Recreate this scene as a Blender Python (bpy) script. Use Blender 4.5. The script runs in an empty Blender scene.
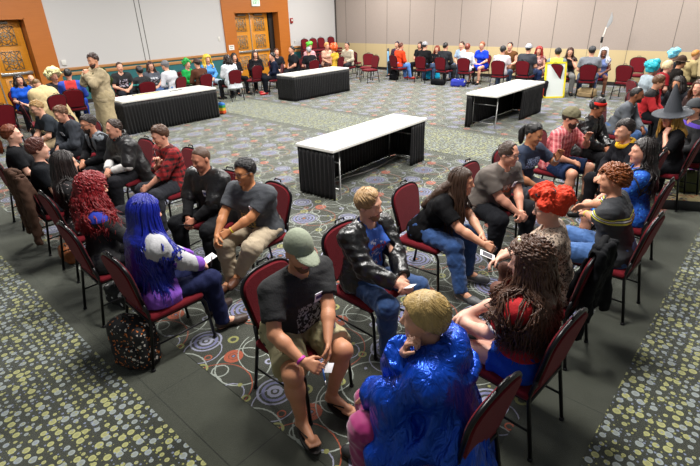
import bpy, bmesh, math, random
import numpy as np
from mathutils import Vector, Matrix
PI = math.pi
R_ = math.radians
COL = bpy.context.scene.collection
SC = bpy.context.scene
# ------------------------------------------------------------------ camera
CF, CPT, CRL, CYW, CH = 468.81, 0.44295, -0.03, 0.74052, 2.4435
_fw = np.array([math.cos(CYW)*math.cos(CPT), math.sin(CYW)*math.cos(CPT), -math.sin(CPT)])
_r = np.array([math.sin(CYW), -math.cos(CYW), 0.0]); _u = np.cross(_r, _fw)
CR = _r*math.cos(CRL)+_u*math.sin(CRL); CU = -_r*math.sin(CRL)+_u*math.cos(CRL)
CO = np.array([0, 0, CH])
def ray(x, y): return _fw*CF+CR*(x-350)-CU*(y-233)
def at(x, y, z=0.0):
    d = ray(x, y); return CO+d*((z-CH)/d[2])
def at_x(x, y, X):
    d = ray(x, y); return CO+d*(X/d[0])
def at_y(x, y, Y):
    d = ray(x, y); return CO+d*(Y/d[1])
cam = bpy.data.cameras.new('camera'); cam.sensor_width = 36; cam.lens = CF/700*36; cam.clip_end = 100
co = bpy.data.objects.new('camera', cam); COL.objects.link(co)
m = Matrix(((CR[0], CU[0], -_fw[0], 0), (CR[1], CU[1], -_fw[1], 0), (CR[2], CU[2], -_fw[2], CH), (0, 0, 0, 1)))
co.matrix_world = m; SC.camera = co

# ------------------------------------------------------------------ materials
MATS = {}
def lin(c):
    if isinstance(c, str):
        c = [int(c[i:i+2], 16)/255 for i in (0, 2, 4)]
        return [x/12.92 if x <= .04045 else ((x+.055)/1.055)**2.4 for x in c]+[1]
    return list(c)+[1]
class NT:
    def __init__(s, name):
        s.m = bpy.data.materials.new(name); s.m.use_nodes = True; s.t = s.m.node_tree
        s.p = s.t.nodes['Principled BSDF']
    def n(s, kind, **kw):
        nd = s.t.nodes.new(kind)
        for k, v in kw.items():
            if k.startswith('i_'): nd.inputs[k[2:].replace('_', ' ')].default_value = v
            else: setattr(nd, k, v)
        return nd
    def l(s, a, b):
        s.t.links.new(a, b); return s
    def math(s, op, a, b=None, c=None):
        nd = s.t.nodes.new('ShaderNodeMath'); nd.operation = op
        for i, v in enumerate((a, b, c)):
            if v is None: continue
            if isinstance(v, (int, float)): nd.inputs[i].default_value = v
            else: s.t.links.new(v, nd.inputs[i])
        return nd.outputs[0]
    def mix(s, f, a, b):
        nd = s.t.nodes.new('ShaderNodeMix'); nd.data_type = 'RGBA'
        for sock, v in ((nd.inputs['Factor'], f), (nd.inputs['A'], a), (nd.inputs['B'], b)):
            if isinstance(v, (int, float)): sock.default_value = v
            elif isinstance(v, (list, tuple, str)): sock.default_value = lin(v)
            else: s.t.links.new(v, sock)
        return nd.outputs['Result']
    def coord(s, scale=(1, 1, 1), rot=(0, 0, 0), loc=(0, 0, 0)):
        tc = s.n('ShaderNodeTexCoord'); mp = s.n('ShaderNodeMapping')
        mp.inputs['Scale'].default_value = scale; mp.inputs['Rotation'].default_value = rot; mp.inputs['Location'].default_value = loc
        s.l(tc.outputs['Object'], mp.inputs['Vector']); return mp.outputs['Vector']
    def noise(s, vec, scale, detail=3, rough=.5, out='Fac'):
        nd = s.n('ShaderNodeTexNoise'); nd.inputs['Scale'].default_value = scale; nd.inputs['Detail'].default_value = detail
        nd.inputs['Roughness'].default_value = rough
        s.l(vec, nd.inputs['Vector']); return nd.outputs[out]
    def bump(s, h, strength=.3, dist=.01):
        b = s.n('ShaderNodeBump'); b.inputs['Strength'].default_value = strength; b.inputs['Distance'].default_value = dist
        s.l(h, b.inputs['Height']); s.l(b.outputs['Normal'], s.p.inputs['Normal'])
def mat(name, col, rough=.7, metal=0., spec=.5, sheen=0., bump=0., bscale=60, var=.0, emit=None, coat=0., stretch=None):
    key = (name, str(col), rough, metal, spec, sheen, bump, bscale, var, coat)
    if key in MATS: return MATS[key]
    t = NT(name); p = t.p
    p.inputs['Base Color'].default_value = lin(col); p.inputs['Roughness'].default_value = rough
    p.inputs['Metallic'].default_value = metal; p.inputs['Specular IOR Level'].default_value = spec
    if sheen: p.inputs['Sheen Weight'].default_value = sheen; p.inputs['Sheen Roughness'].default_value = .5
    if coat: p.inputs['Coat Weight'].default_value = coat
    v = t.coord(stretch or (1, 1, 1))
    if var:
        f = t.noise(v, bscale*.25, 4)
        c = lin(col); lo = [x*(1-var) for x in c[:3]]; hi = [min(1, x*(1+var)) for x in c[:3]]
        t.l(t.mix(f, lo, hi), p.inputs['Base Color'])
    if bump:
        t.bump(t.noise(v, bscale, 4), bump, .01)
    if emit: p.inputs['Emission Color'].default_value = lin(col); p.inputs['Emission Strength'].default_value = emit
    MATS[key] = t.m; return t.m
def cloth(col, name='cloth', rough=.85): return mat(name, col, rough, 0, .12, .0, .4, 90, .22)
def skin_mat(col='C68F75'): return mat('skin', col, .5, 0, .4, 0, .1, 120, .1)
def hair_mat(col, rough=.45): return mat('hair', col, rough, 0, .5, 0, .5, 60, .45, stretch=(3, 3, .5))
def leather(col='0B0B0C', rough=.33): return mat('leather', col, rough, 0, .6, 0, .8, 26, .1)
def satin(col, rough=.3):
    key = ('satin', col)
    if key in MATS: return MATS[key]
    t = NT('satin'); t.p.inputs['Base Color'].default_value = lin(col); t.p.inputs['Roughness'].default_value = rough; t.p.inputs['Metallic'].default_value = .55
    v = t.coord((1, 1, .4), (.3, .2, .5)); n = t.n('ShaderNodeTexNoise'); n.inputs['Scale'].default_value = 13; n.inputs['Detail'].default_value = 3; n.inputs['Distortion'].default_value = 1.6; t.l(v, n.inputs['Vector'])
    t.bump(n.outputs['Fac'], 1., .026); MATS[key] = t.m; return t.m

# ------------------------------------------------------------------ object helpers
def tag(o, label=None, cat=None, group=None, kind=None):
    if label: o['label'] = label
    if cat: o['category'] = cat
    if group: o['group'] = group
    if kind: o['kind'] = kind
    return o
def empty(name, loc=(0, 0, 0), rz=0., label=None, cat=None, group=None, parent=None):
    o = bpy.data.objects.new(name, None); COL.objects.link(o); o.empty_display_size = .1
    o.location = loc; o.rotation_euler = (0, 0, rz); o.parent = parent
    tag(o, label, cat, group); return o
def link(name, me, mats, parent=None, smooth=True):
    o = bpy.data.objects.new(name, me); COL.objects.link(o)
    for mm in (mats if isinstance(mats, (list, tuple)) else [mats]): me.materials.append(mm)
    if parent is not None: o.parent = parent
    return o
def fast_mesh(name, V, Q, smooth=True, mi=None):
    """V (n,3), Q (m,k) uniform polygons"""
    me = bpy.data.meshes.new(name); V = np.asarray(V, np.float32); Q = np.asarray(Q, np.int32)
    k = Q.shape[1]; m = Q.shape[0]
    me.vertices.add(len(V)); me.vertices.foreach_set('co', V.ravel())
    me.loops.add(m*k); me.loops.foreach_set('vertex_index', Q.ravel())
    me.polygons.add(m); me.polygons.foreach_set('loop_start', np.arange(0, m*k, k, dtype=np.int32))
    me.polygons.foreach_set('loop_total', np.full(m, k, np.int32))
    me.polygons.foreach_set('use_smooth', np.full(m, smooth))
    if mi is not None: me.polygons.foreach_set('material_index', np.asarray(mi, np.int32))
    me.update(calc_edges=True); me.validate()
    return me
def copy_tree(o, parent=None):
    c = o.copy(); COL.objects.link(c)
    if parent is not None: c.parent = parent
    for ch in list(o.children): copy_tree(ch, c)
    return c
class MB:
    """collects polygons; material slots by index"""
    def __init__(s): s.v = []; s.f = []; s.m = []; s.sm = []
    def poly(s, vs, faces, mi=0, smooth=False, M=None):
        b = len(s.v)
        for v in vs:
            v = Vector(v)
            if M is not None: v = M @ v
            s.v.append(tuple(v))
        for f in faces: s.f.append([b+i for i in f]); s.m.append(mi); s.sm.append(smooth)
        return s
    def box(s, lo, hi, mi=0, bev=0., M=None):
        x0, y0, z0 = lo; x1, y1, z1 = hi
        if bev <= 0:
            vs = [(x, y, z) for x in (x0, x1) for y in (y0, y1) for z in (z0, z1)]
            return s.poly(vs, [(0, 1, 3, 2), (4, 6, 7, 5), (0, 4, 5, 1), (2, 3, 7, 6), (0, 2, 6, 4), (1, 5, 7, 3)], mi, False, M)
        bm = bmesh.new(); bmesh.ops.create_cube(bm, size=1)
        for v in bm.verts: v.co = Vector(((x0+x1)/2+v.co.x*(x1-x0), (y0+y1)/2+v.co.y*(y1-y0), (z0+z1)/2+v.co.z*(z1-z0)))
        bmesh.ops.bevel(bm, geom=bm.edges[:], offset=bev, segments=2, affect='EDGES', profile=.5)
        bm.verts.index_update()
        s.poly([v.co.copy() for v in bm.verts], [[v.index for v in f.verts] for f in bm.faces], mi, True, M); bm.free(); return s
    def tube(s, pts, r, n=8, mi=0, closed=False, M=None, caps=True):
        pts = [Vector(p) for p in pts]; m = len(pts); rs = r if isinstance(r, (list, tuple)) else [r]*m
        vs = []; up = None
        for i, p in enumerate(pts):
            if closed: t = (pts[(i+1) % m]-pts[i-1]).normalized()
            else: t = (pts[min(i+1, m-1)]-pts[max(i-1, 0)]).normalized()
            if up is None:
                up = Vector((0, 0, 1)) if abs(t.z) < .9 else Vector((1, 0, 0))
            a = (up-t*up.dot(t)).normalized(); b = t.cross(a); up = a
            for k in range(n):
                an = 2*PI*k/n; vs.append(p+(a*math.cos(an)+b*math.sin(an))*rs[i])
        fs = []
        for i in range(m if closed else m-1):
            j = (i+1) % m
            for k in range(n): fs.append((i*n+k, i*n+(k+1) % n, j*n+(k+1) % n, j*n+k))
        if caps and not closed: fs.append(tuple(range(n))[::-1]); fs.append(tuple((m-1)*n+k for k in range(n)))
        return s.poly(vs, fs, mi, True, M)
    def lathe(s, prof, n=24, mi=0, M=None, c=(0, 0)):
        vs = []
        for r, z in prof:
            for k in range(n): a = 2*PI*k/n; vs.append((c[0]+r*math.cos(a), c[1]+r*math.sin(a), z))
        fs = [(i*n+k, i*n+(k+1) % n, (i+1)*n+(k+1) % n, (i+1)*n+k) for i in range(len(prof)-1) for k in range(n)]
        return s.poly(vs, fs, mi, True, M)
    def prism(s, outline, z0, z1, mi=0, M=None):
        n = len(outline)
        vs = [(x, y, z0) for x, y in outline]+[(x, y, z1) for x, y in outline]
        fs = [tuple(range(n))[::-1], tuple(range(n, 2*n))]+[(k, (k+1) % n, n+(k+1) % n, n+k) for k in range(n)]
        return s.poly(vs, fs, mi, False, M)
    def build(s, name, mats, parent=None):
        me = bpy.data.meshes.new(name); me.from_pydata(s.v, [], s.f)
        me.polygons.foreach_set('material_index', s.m); me.polygons.foreach_set('use_smooth', s.sm); me.update()
        return link(name, me, mats, parent)

# ------------------------------------------------------------------ signed distance modelling
class Prim:
    def __init__(s, kind, k=.02, **kw): s.kind = kind; s.k = k; s.__dict__.update(kw)
    def bbox(s):
        if s.kind == 'c':
            r = max(s.r0, s.r1); return np.minimum(s.a, s.b)-r, np.maximum(s.a, s.b)+r
        r = max(s.rad) if s.kind == 'e' else float(np.linalg.norm(s.rad)); return s.c-r, s.c+r
    def d(s, X, Y, Z):
        if s.kind == 'c':
            v = s.b-s.a; L2 = max(float(v@v), 1e-9)
            x, y, z = X-s.a[0], Y-s.a[1], Z-s.a[2]
            tt = (x*v[0]+y*v[1]+z*v[2])/L2; t = np.clip(tt, 0, 1)
            sq = getattr(s, 'sq', None)
            if sq is not None:
                ax, f = sq   # squash along axis ax by factor f (<1 flattens)
                px, py, pz = x-v[0]*t, y-v[1]*t, z-v[2]*t
                q = px*ax[0]+py*ax[1]+pz*ax[2]; g = (1/f-1)*q
                d = np.sqrt((px+g*ax[0])**2+(py+g*ax[1])**2+(pz+g*ax[2])**2)-(s.r0+(s.r1-s.r0)*t)
                d = d*(1+f)/2
            else:
                d = np.sqrt((x-v[0]*t)**2+(y-v[1]*t)**2+(z-v[2]*t)**2)-(s.r0+(s.r1-s.r0)*t)
            L = math.sqrt(L2)
            if getattr(s, 'f1', 0): d = np.maximum(d, (tt-1)*L)
            if getattr(s, 'f0', 0): d = np.maximum(d, -tt*L)
            return d
        x, y, z = X-s.c[0], Y-s.c[1], Z-s.c[2]
        M = s.M
        if M is not None:
            x, y, z = (x*M[0, i]+y*M[1, i]+z*M[2, i] for i in range(3))
        a, b, c = s.rad
        if s.kind == 'e':
            k0 = np.sqrt((x/a)**2+(y/b)**2+(z/c)**2)+1e-6
            k1 = np.sqrt((x/a/a)**2+(y/b/b)**2+(z/c/c)**2)+1e-6
            return k0*(k0-1)/k1
        if s.kind == 'b':
            q = s.rr
            ax, ay, az = np.abs(x)-a+q, np.abs(y)-b+q, np.abs(z)-c+q
            return np.sqrt(np.maximum(ax, 0)**2+np.maximum(ay, 0)**2+np.maximum(az, 0)**2)+np.minimum(np.maximum(np.maximum(ax, ay), az), 0)-q
A_ = lambda *v: np.array(v, float)
def cap(a, b, r0, r1=None, k=.02, **kw): return Prim('c', k, a=np.asarray(a, float), b=np.asarray(b, float), r0=r0, r1=r0 if r1 is None else r1, **kw)
def ell(c, rad, M=None, k=.02): return Prim('e', k, c=np.asarray(c, float), rad=tuple(rad), M=M)
def bxp(c, rad, rr=.01, M=None, k=.01): return Prim('b', k, c=np.asarray(c, float), rad=tuple(rad), M=M, rr=rr)
def smin(a, b, k):
    h = np.maximum(k-np.abs(a-b), 0)/k
    return np.minimum(a, b)-h*h*k*.25
def sd_points(prims, P):
    D = None
    for p in prims:
        d = p.d(P[:, 0], P[:, 1], P[:, 2]); D = d if D is None else np.minimum(D, d)
    return D
def vnoise(P, freq, seed):
    rs = np.random.RandomState(seed); out = 0
    for o in range(4):
        k = rs.randn(3, 3); k /= np.linalg.norm(k, axis=1)[:, None]; f = freq*(1.0+.45*o)
        ph = rs.rand(3)*7
        w = P@(k.T*f)+ph
        out = out+np.sin(w[:, 0]+1.3*np.sin(w[:, 1]*.7))*np.cos(w[:, 2]*.8+np.sin(w[:, 0]*.6))
    return out/2.2
def fold_noise(P, f, seed):
    a = vnoise(P, f, seed)*.5; b = vnoise(P*1.0, f*.5, seed+1)
    return 1.2*(1-2*np.abs(np.clip(a+.6*b, -1, 1)))
def sdf_mesh(name, prims, h, subs=(), cuts=(), fn=None, noise=None, region=None):
    """prims union; subs subtract; cuts = list of (point, normal): removes the side the normal points to; fn(P)->extra distance to max with"""
    lo = np.min([p.bbox()[0] for p in prims], 0)-3*h; hi = np.max([p.bbox()[1] for p in prims], 0)+3*h
    n = np.ceil((hi-lo)/h).astype(int)+1
    ax = [(lo[i]+h*np.arange(n[i])).astype(np.float32) for i in range(3)]
    D = np.full(n, .5, np.float32)
    for p in prims:
        bl, bh = p.bbox(); mg = p.k+3*h
        i0 = np.maximum(((bl-mg-lo)/h).astype(int), 0); i1 = np.minimum(((bh+mg-lo)/h).astype(int)+2, n)
        sl = tuple(slice(a, b) for a, b in zip(i0, i1))
        d = p.d(ax[0][sl[0]][:, None, None], ax[1][sl[1]][None, :, None], ax[2][sl[2]][None, None, :])
        D[sl] = smin(D[sl], d.astype(np.float32), p.k)
    for p in subs:
        bl, bh = p.bbox(); mg = 3*h
        i0 = np.maximum(((bl-mg-lo)/h).astype(int), 0); i1 = np.minimum(((bh+mg-lo)/h).astype(int)+2, n)
        if (i1 <= i0).any(): continue
        sl = tuple(slice(a, b) for a, b in zip(i0, i1))
        d = p.d(ax[0][sl[0]][:, None, None], ax[1][sl[1]][None, :, None], ax[2][sl[2]][None, None, :])
        D[sl] = np.maximum(D[sl], -d.astype(np.float32))
    if cuts or fn or noise:
        I = np.nonzero(D < (noise[0]*1.2 if noise else 0)+3*h)
        P = np.stack([ax[0][I[0]], ax[1][I[1]], ax[2][I[2]]], 1).astype(float)
        v = D[I]
        if noise: v = v+noise[0]*(vnoise(P*(noise[3] if len(noise) > 3 else 1.), noise[1], noise[2]) if len(noise) < 5 else fold_noise(P*noise[3], noise[1], noise[2]))*(np.abs(v) < .06)
        for c, nn in cuts: v = np.maximum(v, (P-np.asarray(c))@np.asarray(nn))
        if fn is not None: v = np.maximum(v, fn(P))
        D[I] = v
    V, Q = surface_nets(D, lo, h)
    if len(Q) == 0: V = np.zeros((3, 3)); Q = np.array([[0, 1, 2]])
    return V, Q
def surface_nets(D, lo, h):
    S = D < 0
    c = np.zeros(tuple(x-1 for x in D.shape), np.uint8)
    for i in (0, 1):
        for j in (0, 1):
            for k in (0, 1): c += S[i:i+c.shape[0], j:j+c.shape[1], k:k+c.shape[2]]
    act = (c > 0) & (c < 8)
    I = np.argwhere(act)
    if len(I) == 0: return np.zeros((0, 3)), np.zeros((0, 4), int)
    idx = np.full(act.shape, -1, np.int32); idx[act] = np.arange(len(I))
    acc = np.zeros((len(I), 3)); cnt = np.zeros(len(I))
    corners = [(i, j, k) for i in (0, 1) for j in (0, 1) for k in (0, 1)]
    vals = {cc: D[I[:, 0]+cc[0], I[:, 1]+cc[1], I[:, 2]+cc[2]] for cc in corners}
    for a in corners:
        for d in range(3):
            if a[d]: continue
            b = list(a); b[d] = 1; b = tuple(b)
            va, vb = vals[a], vals[b]; m = (va < 0) != (vb < 0)
            t = np.where(m, va/np.where(va == vb, 1, va-vb), 0)
            p = np.array(a, float)[None, :].repeat(len(I), 0); p[:, d] += t
            acc += p*m[:, None]; cnt += m
    V = lo+h*(I+acc/cnt[:, None])
    quads = []
    for d in range(3):
        e1, e2 = [(1, 2), (2, 0), (0, 1)][d]
        s0 = [slice(None)]*3; s1 = [slice(None)]*3; s0[d] = slice(0, -1); s1[d] = slice(1, None)
        for e in (e1, e2): s0[e] = slice(1, -1); s1[e] = slice(1, -1)
        A, B = S[tuple(s0)], S[tuple(s1)]
        ch = np.argwhere(A != B)
        if len(ch) == 0: continue
        inside = A[tuple(ch.T)]
        off = np.zeros(3, int); off[e1] = 1; off[e2] = 1; ch = ch+off
        def g(o1, o2):
            q = ch.copy(); q[:, e1] += o1; q[:, e2] += o2; return idx[q[:, 0], q[:, 1], q[:, 2]]
        q = np.stack([g(0, 0), g(-1, 0), g(-1, -1), g(0, -1)], 1)
        q = np.where(inside[:, None], q, q[:, ::-1]); quads.append(q)
    return V, np.concatenate(quads)
def tubes(paths, rad, sides=5):
    """paths (n,m,3), rad (n,m)"""
    n, m, _ = paths.shape
    T = np.gradient(paths, axis=1); T /= np.linalg.norm(T, axis=2, keepdims=True)+1e-9
    ref = np.array([.3, .2, .93]); ref = np.where(np.abs(T@ref)[..., None] > .95, np.array([1., 0, 0]), ref)
    a = np.cross(T, ref); a /= np.linalg.norm(a, axis=2, keepdims=True)+1e-9; b = np.cross(T, a)
    an = 2*PI*np.arange(sides)/sides
    ring = a[:, :, None, :]*np.cos(an)[None, None, :, None]+b[:, :, None, :]*np.sin(an)[None, None, :, None]
    V = paths[:, :, None, :]+ring*rad[:, :, None, None]
    base = (np.arange(n)*m*sides)[:, None, None]+(np.arange(m-1)*sides)[None, :, None]
    k = np.arange(sides)[None, None, :]; k2 = (k+1) % sides
    Q = np.stack([base+k, base+k2, base+sides+k2, base+sides+k], -1).reshape(-1, 4)
    return V.reshape(-1, 3), Q
# ------------------------------------------------------------------ people
def nrm(v):
    v = np.asarray(v, float); return v/(np.linalg.norm(v)+1e-9)
def rotm(ax, a):
    return np.array(Matrix.Rotation(a, 3, Vector(ax)))
def ik(S, T, a, b, pole):
    d = T-S; L = np.linalg.norm(d); mx = (a+b)*.985
    if L > mx: T = S+d/L*mx; d = T-S; L = mx
    x = (a*a-b*b+L*L)/(2*L); hgt = math.sqrt(max(a*a-x*x, 1e-6)); u = d/L
    p = np.asarray(pole, float); p = nrm(p-u*(p@u))
    return S+u*x+p*hgt, T
def hand_prims(W, F, N, A, curl, r=.0085, thumb=.6, sc=1.):
    """W wrist, F finger direction, N palm normal, A towards the thumb side"""
    F = nrm(F); N = nrm(N-F*(N@F)); A0 = nrm(np.cross(F, N)); A = A0 if A0@A > 0 else -A0
    P = []
    for i in range(4):
        o = A*(.030-.020*i)*sc
        P.append(cap(W+o*.45+F*.01, W+o+F*.085*sc, .015, .012, k=.012))
        c = W+o+F*.085*sc; d = F.copy(); n = N.copy(); tot = [.074, .082, .076, .06][i]*sc
        for q, fr in enumerate((.45, .3, .25)):
            an = R_(curl*(.75 if q == 0 else 1.)); d, n = d*math.cos(an)+n*math.sin(an), n*math.cos(an)-d*math.sin(an)
            e = c+d*tot*fr; P.append(cap(c, e, r*(1-.06*q), r*(.94-.06*q), k=.003)); c = e
    tb = W+A*.022+F*.02; t1 = tb+nrm(A*.8+F*.8+N*.3)*.042*sc; t2 = t1+nrm(A*.3+F*.9+N*thumb)*.032*sc; t3 = t2+nrm(F*.8+N*thumb*1.4)*.026*sc
    P += [cap(tb, t1, .014, .0115, k=.012), cap(t1, t2, .0105, .0098, k=.003), cap(t2, t3, .0095, .0085, k=.003)]
    return P
def torso(J, off=0., k=.04):
    P0, u, f, g, fem = J['P'], J['u'], J['f'], J['g'], J['fem']
    lat = A_(0, 1, 0); o = off; sw = J['sw']
    if fem:
        L = [cap(P0-lat*.075*g, P0+lat*.075*g, .125*g+o, k=k), cap(P0+u*.15-lat*.045*g, P0+u*.15+lat*.045*g, .098*g+o, k=k),
             cap(P0+u*.31-lat*.065*g, P0+u*.31+lat*.065*g, .10*g+o, k=k),
             ell(P0+u*.31+f*.085*g+lat*.065*g, np.array((.06, .06, .06))*g+o, k=k), ell(P0+u*.31+f*.085*g-lat*.065*g, np.array((.06, .06, .06))*g+o, k=k)]
    else:
        L = [cap(P0-lat*.065*g, P0+lat*.065*g, .122*g+o, k=k), cap(P0+u*.15+f*.02*(g-1)*4-lat*.05*g, P0+u*.15+f*.02*(g-1)*4+lat*.05*g, .108*g**1.3+o, k=k),
             cap(P0+u*.32-lat*.08*g, P0+u*.32+lat*.08*g, .108*g+o, k=k)]
    L += [cap(P0+u*.41-lat*(sw-.07), P0+u*.41+lat*(sw-.07), .078*g**.5+o, k=k),
          cap(J['NB']-u*.03-f*.005, J['SL']-u*.0, .056+o, .052+o, k=k), cap(J['NB']-u*.03-f*.005, J['SR'], .056+o, .052+o, k=k)]
    return L
DEF = dict(sc=.955, g=1., fem=0, lean=8, side=0, hy=0, hp=5, arms='lap', curl=28, spread=12, feet=0.0, lod=1, skin='C9937A', hair=('short', '2A1B12'),
           top='1A1A1C', sleeve='short', bottom='22242A', leg='long', shoe='111111', beard=None, glasses=None, badge=None, seated=True,
           topk={}, kn=None, hat=None, chair=True, crot=None, lip='A85B50')
def make_person(label, px, py, face, group=None, at_row=None, **kw):
    s = dict(DEF); s.update(kw); sc = s['sc']; fem = s['fem']; g = s['g']; lod = s['lod']
    lat = A_(0, 1, 0); th = R_(s['lean']); sd = R_(s['side'])
    u = nrm(A_(math.sin(th), math.sin(sd), math.cos(th))); f = nrm(A_(math.cos(th), 0, -math.sin(th)))
    P0 = A_(0, 0, .56) if s['seated'] else A_(0, 0, .95)
    sw = (.165 if fem else .19)*(g**.4)
    hu = nrm(A_(math.sin(th*.65+.08), math.sin(sd)*.5, math.cos(th*.65+.08)))
    NB = P0+u*.49; HC = NB+hu*.165
    J = dict(P=P0, u=u, f=f, g=g, fem=fem, sw=sw, NB=NB, HC=HC, SL=P0+u*.43+lat*sw, SR=P0+u*.43-lat*sw)
    # anchor by the head
    if at_row:
        w = at_x(px, py, at_row[1]) if at_row[0] == 'x' else at_y(px, py, at_row[1])
        if s['seated']: w[2] = min(max(w[2], HC[2]*sc*.93), HC[2]*sc*1.07); 
        zz = w[2]; w = at_x(px, py, at_row[1]) if at_row[0] == 'x' else at_y(px, py, at_row[1])
        sc = sc*zz/(HC[2]*sc)
    else: w = at(px, py, HC[2]*sc)
    fa = R_(face); off = A_(math.cos(fa)*HC[0]-math.sin(fa)*HC[1], math.sin(fa)*HC[0]+math.cos(fa)*HC[1])*sc
    gx, gy = w[0]-off[0], w[1]-off[1]
    root = empty('person', (gx, gy, 0), fa, label, 'person', group); root.scale = (sc, sc, sc)
    def tl_(q):
        wq = at(q[0], q[1], q[2]*1.)-A_(gx, gy, 0); c_, s_ = math.cos(fa), math.sin(fa)
        return ((wq[0]*c_+wq[1]*s_)/sc, (-wq[0]*s_+wq[1]*c_)/sc, wq[2]/sc)
    # arms
    a_l, f_l = (.275, .245) if not fem else (.26, .23)
    pres = dict(lap=((.24, .07, .64), (.24, -.07, .64)), knee=((.36, .15, .645), (.36, -.15, .645)), clasp=((.40, .045, .63), (.38, -.045, .645)),
                down=((.05, .3, .50), (.05, -.3, .50)), thigh=((.2, .14, .655), (.2, -.14, .655)), phone=((.26, .05, .72), (.26, -.08, .72)),
                fold=((.20, -.04, .78), (.22, .04, .80)))
    ar = s['arms']
    if isinstance(ar, str): ar = pres[ar]
    elif isinstance(ar, tuple) and isinstance(ar[0], str): ar = (pres[ar[0]][0], pres[ar[1]][1])
    tl, tr = [x if not isinstance(x, str) else pres[x][i] for i, x in enumerate(ar)]
    if s.get('armpx'): tl, tr = [tl_(q) if q else t for q, t in zip(s['armpx'], (tl, tr))]
    pole = s.get('pole') or ((-.25, 1., -.75), (-.25, -1., -.75))
    EL, WL = ik(J['SL'], A_(*tl), a_l, f_l, pole[0]); ER, WR = ik(J['SR'], A_(*tr), a_l, f_l, pole[1])
    J.update(EL=EL, WL=WL, ER=ER, WR=WR)
    # legs
    hz = .545 if s['seated'] else .92
    HL, HR = A_(.02, .088*g**.5, hz), A_(.02, -.088*g**.5, hz)
    if s['seated']:
        sp = R_(s['spread']); ft = s['feet']
        KL = HL+A_(.42*math.cos(sp), .42*math.sin(sp), -.015); KR = HR+A_(.42*math.cos(sp), -.42*math.sin(sp), -.015)
        AL = KL+A_(ft+.0, 0, -.44); AR = KR+A_(ft-.03, 0, -.44)
    else:
        KL, KR = HL+A_(.02, .03, -.43), HR+A_(.03, -.03, -.43); AL, AR = KL+A_(-.03, .02, -.40), KR+A_(-.02, -.02, -.40)
    if s.get('knpx'):
        t4 = [tl_(q) if q else None for q in s['knpx']]
        if t4[0]: KL = HL+nrm(A_(*t4[0])-HL)*.43; AL = KL+A_(ft, 0, -.44)
        if t4[2]: KR = HR+nrm(A_(*t4[2])-HR)*.43; AR = KR+A_(ft-.03, 0, -.44)
        if t4[1]: AL = KL+nrm(A_(*t4[1])-KL)*min(.42, np.linalg.norm(A_(*t4[1])-KL))
        if t4[3]: AR = KR+nrm(A_(*t4[3])-KR)*min(.42, np.linalg.norm(A_(*t4[3])-KR))
        AL[2] = max(AL[2], .09); AR[2] = max(AR[2], .09)
    if s['kn']: KL, AL, KR, AR = [A_(*v) if v is not None else d for v, d in zip(s['kn'], (KL, AL, KR, AR))]
    TL, TR = [A+nrm(A_(*(s.get('toe') or (1, .18 if i == 0 else -.18, -.0))))*.15-A_(0, 0, .045) for i, A in enumerate((AL, AR))]
    J.update(KL=KL, KR=KR, AL=AL, AR=AR, HL=HL, HR=HR, TL=TL, TR=TR)
    hyaw, hpit = R_(s['hy']), R_(s['hp'])
    Rh = rotm((0, 0, 1), hyaw)@rotm((0, 1, 0), hpit)@rotm((1, 0, 0), R_(s.get('ht', 0)))
    def H(x, y, z): return HC+Rh@A_(x, y, z)
    h = (.007, .0095, .015)[lod-1]; hc = (.009, .012, .017)[lod-1]
    # ---- body
    am = (.88 if fem else 1.)*(g**.5)
    B = torso(J)
    B += [cap(NB-u*.05, HC+Rh@A_(-.015, 0, -.05), .056*(.88 if fem else 1), .052*(.88 if fem else 1), k=.03)]
    for S, E, W in ((J['SL'], EL, WL), (J['SR'], ER, WR)):
        B += [cap(S, E, .053*am, .040*am, k=.03), cap(E, E+(W-E)*.35, .041*am, .041*am, k=.02), cap(E+(W-E)*.3, W, .041*am, .027, k=.02)]
    for Hh, K, A, T in ((HL, KL, AL, TL), (HR, KR, AR, TR)):
        B += [cap(Hh, K, .09*am, .058*am, k=.05), cap(K, K+(A-K)*.35+A_(-.012, 0, 0), .056*am, .055*am, k=.03), cap(K+(A-K)*.3, A, .054*am, .034, k=.03),
              cap(A, T, .036, .028, k=.03), cap(A-A_(.03, 0, .045), T, .03, .026, k=.02)]
        if s['shoe'] in ('bare', 'flop'):
            for q in range(5):
                tt = nrm(T-A+A_(0, 0, .045)); sdv = A_(-tt[1], tt[0], 0)
                b0 = T+sdv*(.034-.017*q); B.append(cap(b0-tt*.02, b0+tt*(.05-.005*abs(q-1)), .0115 if q else .013, .009, k=.006))
    # head
    B += [ell(H(-.012, 0, .025), (.098, .077, .10), Rh, k=.03), ell(H(.03, 0, -.045), (.062, .056, .065), Rh, k=.04),
          cap(H(.07, -.008, -.095), H(.07, .008, -.095), .02, k=.03), ell(H(.06, .033, -.025), (.028, .024, .028), Rh, k=.02), ell(H(.06, -.033, -.025), (.028, .024, .028), Rh, k=.02),
          cap(H(.084, 0, .02), H(.108, 0, -.022), .008, .012, k=.014), cap(H(.074, -.035, .03), H(.074, .035, .03), .014, k=.02),
          ell(H(.099, .012, -.026), (.01, .008, .008), Rh, k=.006), ell(H(.099, -.012, -.026), (.01, .008, .008), Rh, k=.006),
          cap(H(.083, -.016, -.055), H(.083, .016, -.055), .008, k=.008), cap(H(.081, -.013, -.066), H(.081, .013, -.066), .0085, k=.008),
          ell(H(-.012, .078, -.005), (.02, .009, .032), Rh, k=.008), ell(H(-.012, -.078, -.005), (.02, .009, .032), Rh, k=.008)]
    hv = s.get('hands') or (None, None)
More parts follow.
